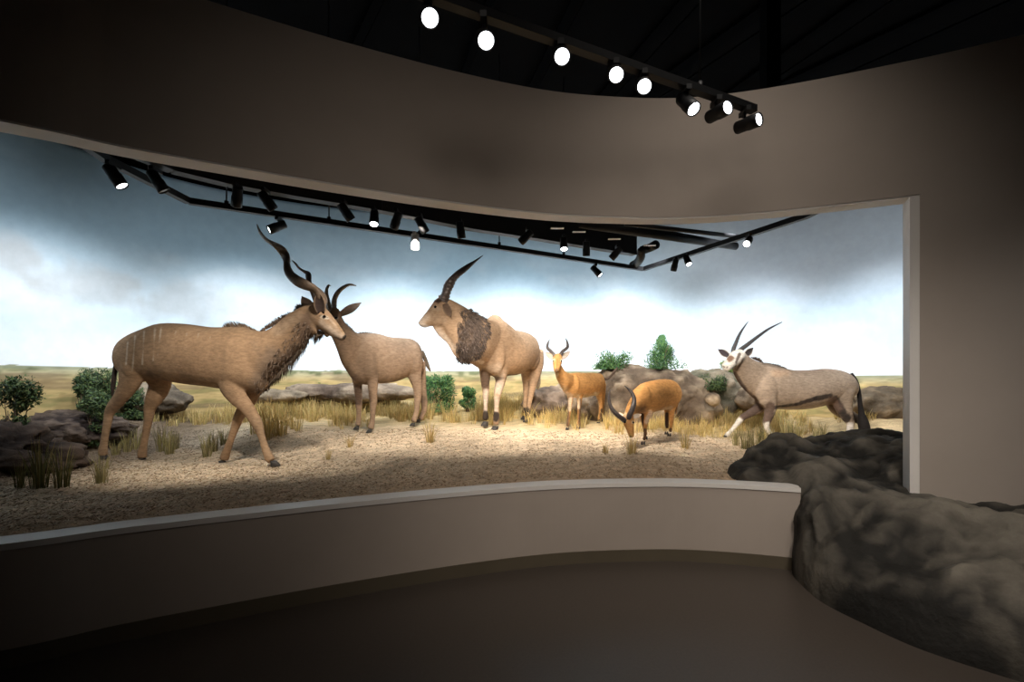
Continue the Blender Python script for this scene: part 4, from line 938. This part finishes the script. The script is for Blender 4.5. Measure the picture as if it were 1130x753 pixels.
# ------------------------------------------------------------------ lighting fixtures
def make_spot(loc, aim, lit, label, group, size=1.0, white=False, drop=.075):
    """track spotlight hanging below loc (track underside); housing turned towards aim"""
    r = empty('track_spotlight', loc, label, 'spotlight', group); loc = Vector(loc)
    mb = MB(); mb.box(loc+Vector((0,0,-.012*size)), (.032*size, .11*size, .03*size)); mb.build('track_adapter', M_white if white else M_black, r, False)
    mb = MB(); piv = loc+Vector((0,0,-drop*size)); ring(mb, [loc+Vector((0,0,-.02)), piv], [.008*size, .008*size], 10)
    mb.build('arm', M_black if not white else M_white, r)
    d = (Vector(aim)-piv).normalized(); R = Vector((0,0,-1)).rotation_difference(d).to_matrix()
    h = MB(); n = 22; prof = [(0,-.062),(.036,-.062),(.040,-.055),(.040,.02),(.044,.022),(.044,.10),(.040,.104),(.037,.085)]
    vs = []; fs = []
    for (rr, z) in prof:
        for k in range(n):
            a = 2*math.pi*k/n; vs.append(piv+R @ (Vector((math.cos(a)*rr, math.sin(a)*rr, -z))*size)+d*.0)
    for i in range(len(prof)-1):
        for k in range(n): fs.append((i*n+k, (i+1)*n+k, (i+1)*n+(k+1) % n, i*n+(k+1) % n))
    fs.append(tuple((len(prof)-1)*n+k for k in range(n))); h.add(vs, fs)
    ho = h.build('housing', M_white if white else M_black, r)
    for p in ho.data.polygons: p.use_smooth = len(p.vertices) == 4
    l = MB(); vs = []; fs = []
    for (rr, z) in ((.0365, .0855),(.0365, .094),(.02,.0975),(.0,.098)):
        for k in range(n):
            a = 2*math.pi*k/n; vs.append(piv+R @ (Vector((math.cos(a)*rr, math.sin(a)*rr, -z))*size))
    for i in range(3):
        for k in range(n): fs.append((i*n+k, (i+1)*n+k, (i+1)*n+(k+1) % n, i*n+(k+1) % n))
    l.add(vs, fs); lo = l.build('lens', M_lens if lit else M_lensoff, r); lo.parent = ho
    return piv, d, r
def lamp(loc, aim, watts, angle, color=(1,.93,.85), radius=.06, blend=.9):
    L = bpy.data.lights.new('spot_beam', 'SPOT'); L.energy = watts; L.spot_size = math.radians(angle); L.spot_blend = blend; L.color = color; L.shadow_soft_size = radius
    o = bpy.data.objects.new('spot_beam', L); COL.objects.link(o); o.location = loc
    o.rotation_euler = (Vector(aim)-Vector(loc)).to_track_quat('-Z', 'Y').to_euler(); return o
def track(pts, label, wd=.05, ht=.05, name='lighting_track', hang=None, grp=None):
    c = Vector(pts[0]); r = empty(name, c, label, 'lighting track', grp)
    mb = MB()
    for a, b in zip(pts[:-1], pts[1:]): mb.bar(a, b, wd, ht)
    mb.build('rail', M_black, r, False)
    for h in hang or ():
        m2 = MB(); ring(m2, [Vector(h), Vector((h[0], h[1], 5.6))], [.007, .007], 8); ring(m2, [Vector(h)-Vector((0,0,.01)), Vector(h)+Vector((0,0,.06))], [.02, .02], 10); m2.build('hanger_rod', M_black, r)
    return r
def tp(px, py, z): d = (z-H)*F/(HY-py); return P(px, py, d)
ZK = 3.2
# outer diorama track
pts = [tp(60,136,ZK), tp(118,176,ZK), tp(208,222,ZK), tp(710,297,ZK), tp(890,238,ZK), tp(985,190,ZK)]
hang = [tp(208-44,202,ZK), tp(250,229,ZK), tp(363,246,ZK), tp(463,261,ZK), tp(551,273,ZK), tp(622,284,ZK)]
track(pts, 'black lighting rail running in front of the painted sky', .055, .055, hang=hang)
# inner black beam just behind the header
def vbar(a, b, wd, ht, label, name='lighting_beam'):
    c = Vector(a); r = empty(name, c, label, 'beam'); mb = MB(); mb.bar(a, b, wd, ht); mb.build('rail', M_black, r, False); return r
curve = [tp(146,172,3.2), tp(190,190,3.2), tp(252,205,3.2), tp(330,219,3.2), tp(420,234,3.2), tp(520,254,3.2), tp(600,266,3.2), tp(700,282,3.2)]
r = empty('lighting_beam', curve[0], 'long curved black beam tucked under the header inside the diorama', 'beam')
mb = MB()
for a, b in zip(curve[:-1], curve[1:]):
    mb.bar(a+Vector((0,0,.2)), b+Vector((0,0,.2)), .10, .40)
mb.build('box_rail', M_black, r, False)
mb = MB()
for px, py in ((615,252),(639,256),(678,264),(717,271)):
    c = tp(px, py, 3.17); mb.box(c, (.14, .04, .008))
mb.build('slot_glint', M_white, r, False)  # white bars standing in for reflections in the track slots
# right-hand pipes
for a, b, w, lb in ((tp(640,247,3.35), tp(812,272,3.35), .10, 'black pipe above the right end of the diorama'), (tp(690,247,3.3), tp(822,262,3.3), .05, 'thin black pipe crossing near the right corner of the rail'),
                 (tp(705,250,3.42), tp(800,268,3.42), .04, 'thinnest black pipe behind the header at the right')):
    c = Vector(a); r = empty('ceiling_pipe', c, lb, 'pipe'); mb = MB(); ring(mb, [Vector(a), Vector(b)], [w/2, w/2], 12); mb.build('pipe_run', M_black, r)
r = empty('flexible_duct', tp(722,270,3.3), 'black ribbed flexible duct bending down at the right corner of the rail', 'duct'); mb = MB()
pp = [tp(724,270,3.35), tp(716,274,3.35), tp(708,277,3.3), tp(707,284,3.25), tp(703,290,3.25), tp(698,293,3.25)]
C_ = [Vector(q) for q in cat([tuple(p) for p in pp], 12)]; ring(mb, C_, [.055*(1+.12*math.sin(i*2.1)) for i in range(len(C_))], 14); mb.build('ribbed_hose', M_black, r)

# heads on the diorama rails: (attach px,py, aim point, lit, label)
dn = lambda p, dx, dy, dz: (p.x+dx, p.y+dy, p.z+dz)
heads = [
 (125,180, ( .55,.15,-.9), 1, 0, 'black spotlight on the short rail at the far left'),
 (308,241, (-.9,-.55,-.6), 1, 0, 'black spotlight beside the tip of the bull kudu horn'),
 (657,292, ( .5,-.2,-.6), 1, 0, 'small black spotlight hanging from the rail left of its right corner'),
 (758,280, ( .1,-.5,-.8), 1, 0, 'lit spotlight on the right rail nearest its corner'),
 (826,259, (-.6,-.7,-.6), 1, 0, 'lit spotlight halfway along the right rail'),
 (745,285, (-.1,.5,-1), 0, 0, 'dark spotlight beside the ribbed duct at the right corner'),
 (458,257, ( 0,.0,-1), 1, 1, 'white spotlight hanging on the rail between the kudus and the eland'),
]
beams = []
for px, py, dv, lit, wh, lb in heads:
    p = tp(px, py, ZK-.03); piv, d, r = make_spot(p, Vector(p)+Vector(dv)*2+Vector((0,0,-.07)), lit, lb, None, 1.05 if px < 700 else .95, bool(wh))
inner = [(172,180,(.5,.3,-1),0,'leftmost dark spotlight under the header'),(262,198,(-.45,.6,-1),0,'dark tilted spotlight under the header above the bull kudu back'),(293,203,(.6,.5,-1),0,'dark spotlight under the header tilted right above the kudu shoulder'),
         (380,216,(.6,.5,-1),0,'dark spotlight under the header left of the small lit one'),(413,224,(.1,-.5,-1),1,'small lit spotlight under the header right of the kudu horns'),(438,226,(-.5,.6,-1),0,'dark spotlight tilted left just right of the small lit one under the header'),
         (464,231,(.5,.6,-1),0,'dark spotlight under the header above the white lamp'),(508,237,(.1,.3,-1),0,'dark upright spotlight under the header above the eland horns'),(582,246,(-.8,.4,-.7),0,'dark sideways spotlight under the header above the eland rump'),
         (622,254,(0,-.5,-1),1,'bright lit spotlight under the header above the standing kob'),(647,259,(.05,.3,-1),0,'dark upright spotlight under the header right of the bright one'),(681,265,(-.7,.4,-.8),0,'dark tilted spotlight under the header nearest the ribbed duct')]
for px, py, dv, lit, lb in inner:
    d = np.interp(px, [146,252,420,700], [3.35+.45, 4.14, 4.79, 6.46]); p = P(px, py, d)
    p = tp(px, py+6, 3.19); make_spot(p, Vector(p)+Vector(dv)*2, lit, lb, None, 1.0, drop=.08)

# gallery track with eight heads
gA, gB = tp(560,25,3.62), tp(832,121,3.62)
gA = gB+(gA-gB)*1.35
g = track([gA, gB], 'black lighting track of the gallery in front of the curved wall', .06, .05, hang=[gB+(gA-gB)*.2, gB+(gA-gB)*.85])
def on_track(px):
    # point of the gallery track seen at column px
    lo, hi = 0., 1.
    for _ in range(40):
        mmid = (lo+hi)/2; q = gA.lerp(gB, mmid)
        if CX+q.x/q.y*F < px: lo = mmid
        else: hi = mmid
    return gA.lerp(gB, lo)
gall = [(472,12,'brightest lens'),(534,37,''),(618,56,''),(678,76,''),(709,90,''),(757,118,''),(790,122,''),(822,136,'')]
cam = Vector((0,0,H))
names = ['leftmost lit spotlight of the gallery track and the brightest','second lit spotlight from the left on the gallery track','third lit spotlight from the left on the gallery track','fourth lit spotlight from the left on the gallery track','fifth lit spotlight facing out just left of the three black ones','black gallery spotlight tilted down, first of three at the track end','middle black gallery spotlight of the three at the track end','rightmost black gallery spotlight at the very end of the track']
for i, ((px, py, _), lb) in enumerate(zip(gall, names)):
    p = on_track(px)-Vector((0,0,.025))
    if i < 5:
        d = p.y-.02; tgt = P(px, py, d); dirv = (cam-tgt).normalized()+Vector((.12,0,-.1)); drop = max(.05, p.z-tgt.z)
    elif i == 5: dirv = Vector((.25,-.55,-.7)); drop = .08
    elif i == 6: dirv = Vector((.35,-.9,-.1)); drop = .09
    else: dirv = Vector((.50,-.85,-.08)); drop = .10
    make_spot(p, p+Vector((0,0,-drop*1.15))+dirv*3, True, lb, 'gallery track spotlights', 1.15, drop=drop)

# ceiling joists and hanger post
zj = 5.3
jl = [(tp(720,65,zj), tp(780,0,zj)), (tp(770,85,zj), tp(900,0,zj)), (tp(855,90,zj), tp(990,0,zj)), (tp(600,92,zj), tp(650,0,zj)), (tp(520,84,zj), tp(548,10,zj)), (tp(985,60,zj), tp(1120,0,zj)), (tp(400,60,zj), tp(430,0,zj))]
jn = ['black roof joist seen above the fifth gallery lamp', 'wide black roof joist crossing above the gallery track end', 'black roof joist right of the hanging steel post', 'black roof joist above the middle gallery lamps', 'black roof joist right behind the second gallery lamp', 'rightmost black roof joist', 'leftmost black roof joist']
for i, (a, b) in enumerate(jl):
    dr = (b-a).normalized(); a2 = a-dr*2.5; b2 = b+dr*5
    r = empty('roof_joist', a2, jn[i], 'joist', 'roof joists'); mb = MB(); w = .16 if i == 1 else .09
    mb.bar(a2, b2, w, .02); mb.bar(a2+Vector((0,0,.26)), b2+Vector((0,0,.26)), w, .02)
    L = (b2-a2).length; k = int(L/.5)
    for q in range(0, 0):
        p0 = a2+dr*(L*q/k); p1 = a2+dr*(L*(q+.5)/k)+Vector((0,0,.26)); p2 = a2+dr*(L*(q+1)/k); mb.bar(p0, p1, .02, .02); mb.bar(p1, p2, .02, .02)
    mb.build('lattice', M_joist, r, False)
c = P(850, 60, 4.9); mb = MB(); mb.bar((c.x, c.y, 3.4), (c.x, c.y, 5.6), .14, .14); mb.box((c.x, c.y, 3.4), (.24,.24,.02)); o = mb.build('hanging_post', M_joist, smooth=False); tag(o, 'black steel post hanging from the ceiling behind the curved wall', 'post')
r_ = [(1000,0),(870,88)]

# ------------------------------------------------------------------ lights
W = 1.0
warm_ = (1, .91, .79); cool = (.90, .95, 1.0)
# mural washers: an added row without fixtures, then a row along the outer rail
def wall_out(k):                    # unseen lamps added about 1.5 m in front of the mural, aimed at its lower part
    i = int(k*(len(BC)-1)); p = BC[i]; nn = normal2(BC, i)
    return p-nn*1.55, p
for k, w in ((.10,.7),(.20,.85),(.30,1.0),(.40,1.1),(.49,1.1),(.58,1.1),(.67,1.05),(.76,1.0),(.86,.8)):
    a, b = wall_out(k)
    lamp((a.x, a.y, 3.5), (b.x, b.y, 1.85), w*170, 112, cool, .12, 1.0)
for (x, y), (ax, ay, az), w in (((-3.7,4.2),(-6.0,5.0,2.3),.9),((-2.95,5.1),(-4.6,7.8,2.3),1.0),((-1.35,6.05),(-2.3,9.0,2.3),1.2),((.15,6.5),(-.5,9.4,2.3),1.2),((1.1,6.8),(1.3,9.6,2.3),1.2),((2.1,6.7),(3.2,9.6,2.3),1.1),((2.6,5.8),(5.0,9.0,2.3),1.1),((3.2,5.0),(6.9,6.8,2.3),.9)):
    lamp((x, y, 3.4), (ax, ay, az), w*270, 105, cool, .08, 1.0)
# key lights on the animals and soil from the rail behind the header
lamp((-1.05, 5.2, 3.05), (-1.0, 6.8, 2.0), 110, 70, warm_, .05, .8)
for (x, y), (ax, ay, az), w, an in (((-2.55,3.45),(-3.3,5.4,.9),190,66),((-1.2,4.2),(-2.2,5.2,1.2),120,60),((-.9,4.8),(-1.7,6.9,1.0),210,60),((-.1,5.0),(0.1,7.4,1.1),270,60),((.5,5.2),(1.1,7.6,.9),260,60),((.9,5.3),(2.0,6.4,.8),240,60),((2.1,4.7),(3.6,7.3,.9),290,62),((2.4,4.6),(5.0,7.6,1.0),260,60),((-1.0,5.3),(-.7,6.5,.7),180,75),((.3,5.6),(.7,6.6,.7),170,75)):
    lamp((x, y, 3.05), (ax, ay, az), w*1.0, an, warm_, .05, .8)
# gallery: unseen lamps added to brighten the wall, parapet, floor and rock
lamp((1.5, .1, 3.4), (1.5, 3.9, .45), 330, 70, (1,.91,.81), .3, 1.0)
lamp((1.5, 2.7, 5.3), (1.9, 4.6, 1.2), 170, 84, (1,.92,.83), .7, 1.0)
lamp((-.6, -1.4, 4.2), (.4, 4.1, 1.4), 270, 66, (1,.90,.80), .9, 1.0)
lamp((2.3, .6, 4.9), (2.9, 2.9, .1), 170, 56, (1,.93,.85), .15, 1.0)
lamp((4.4, .8, 4.0), (4.0, 3.3, 1.0), 70, 55, (.97,.97,.95), .15, 1.0)

w = bpy.data.worlds.new('world'); scn.world = w; w.use_nodes = True
w.node_tree.nodes['Background'].inputs['Color'].default_value = (.6, .65, .7, 1); w.node_tree.nodes['Background'].inputs['Strength'].default_value = .01

cd = bpy.data.cameras.new('camera'); co = bpy.data.objects.new('camera', cd); COL.objects.link(co)
co.location = (0, 0, H); co.rotation_euler = (math.radians(90), 0, 0)
cd.sensor_width = 36; cd.sensor_fit = 'HORIZONTAL'; cd.lens = F/1130*36; cd.shift_y = (HY-376.5)/1130; cd.clip_start = .05
scn.camera = co
scn.view_settings.view_transform = 'Standard'; scn.view_settings.look = 'None'; scn.view_settings.gamma = 1.0; scn.view_settings.use_curve_mapping = False
scn.view_settings.exposure = 0.0
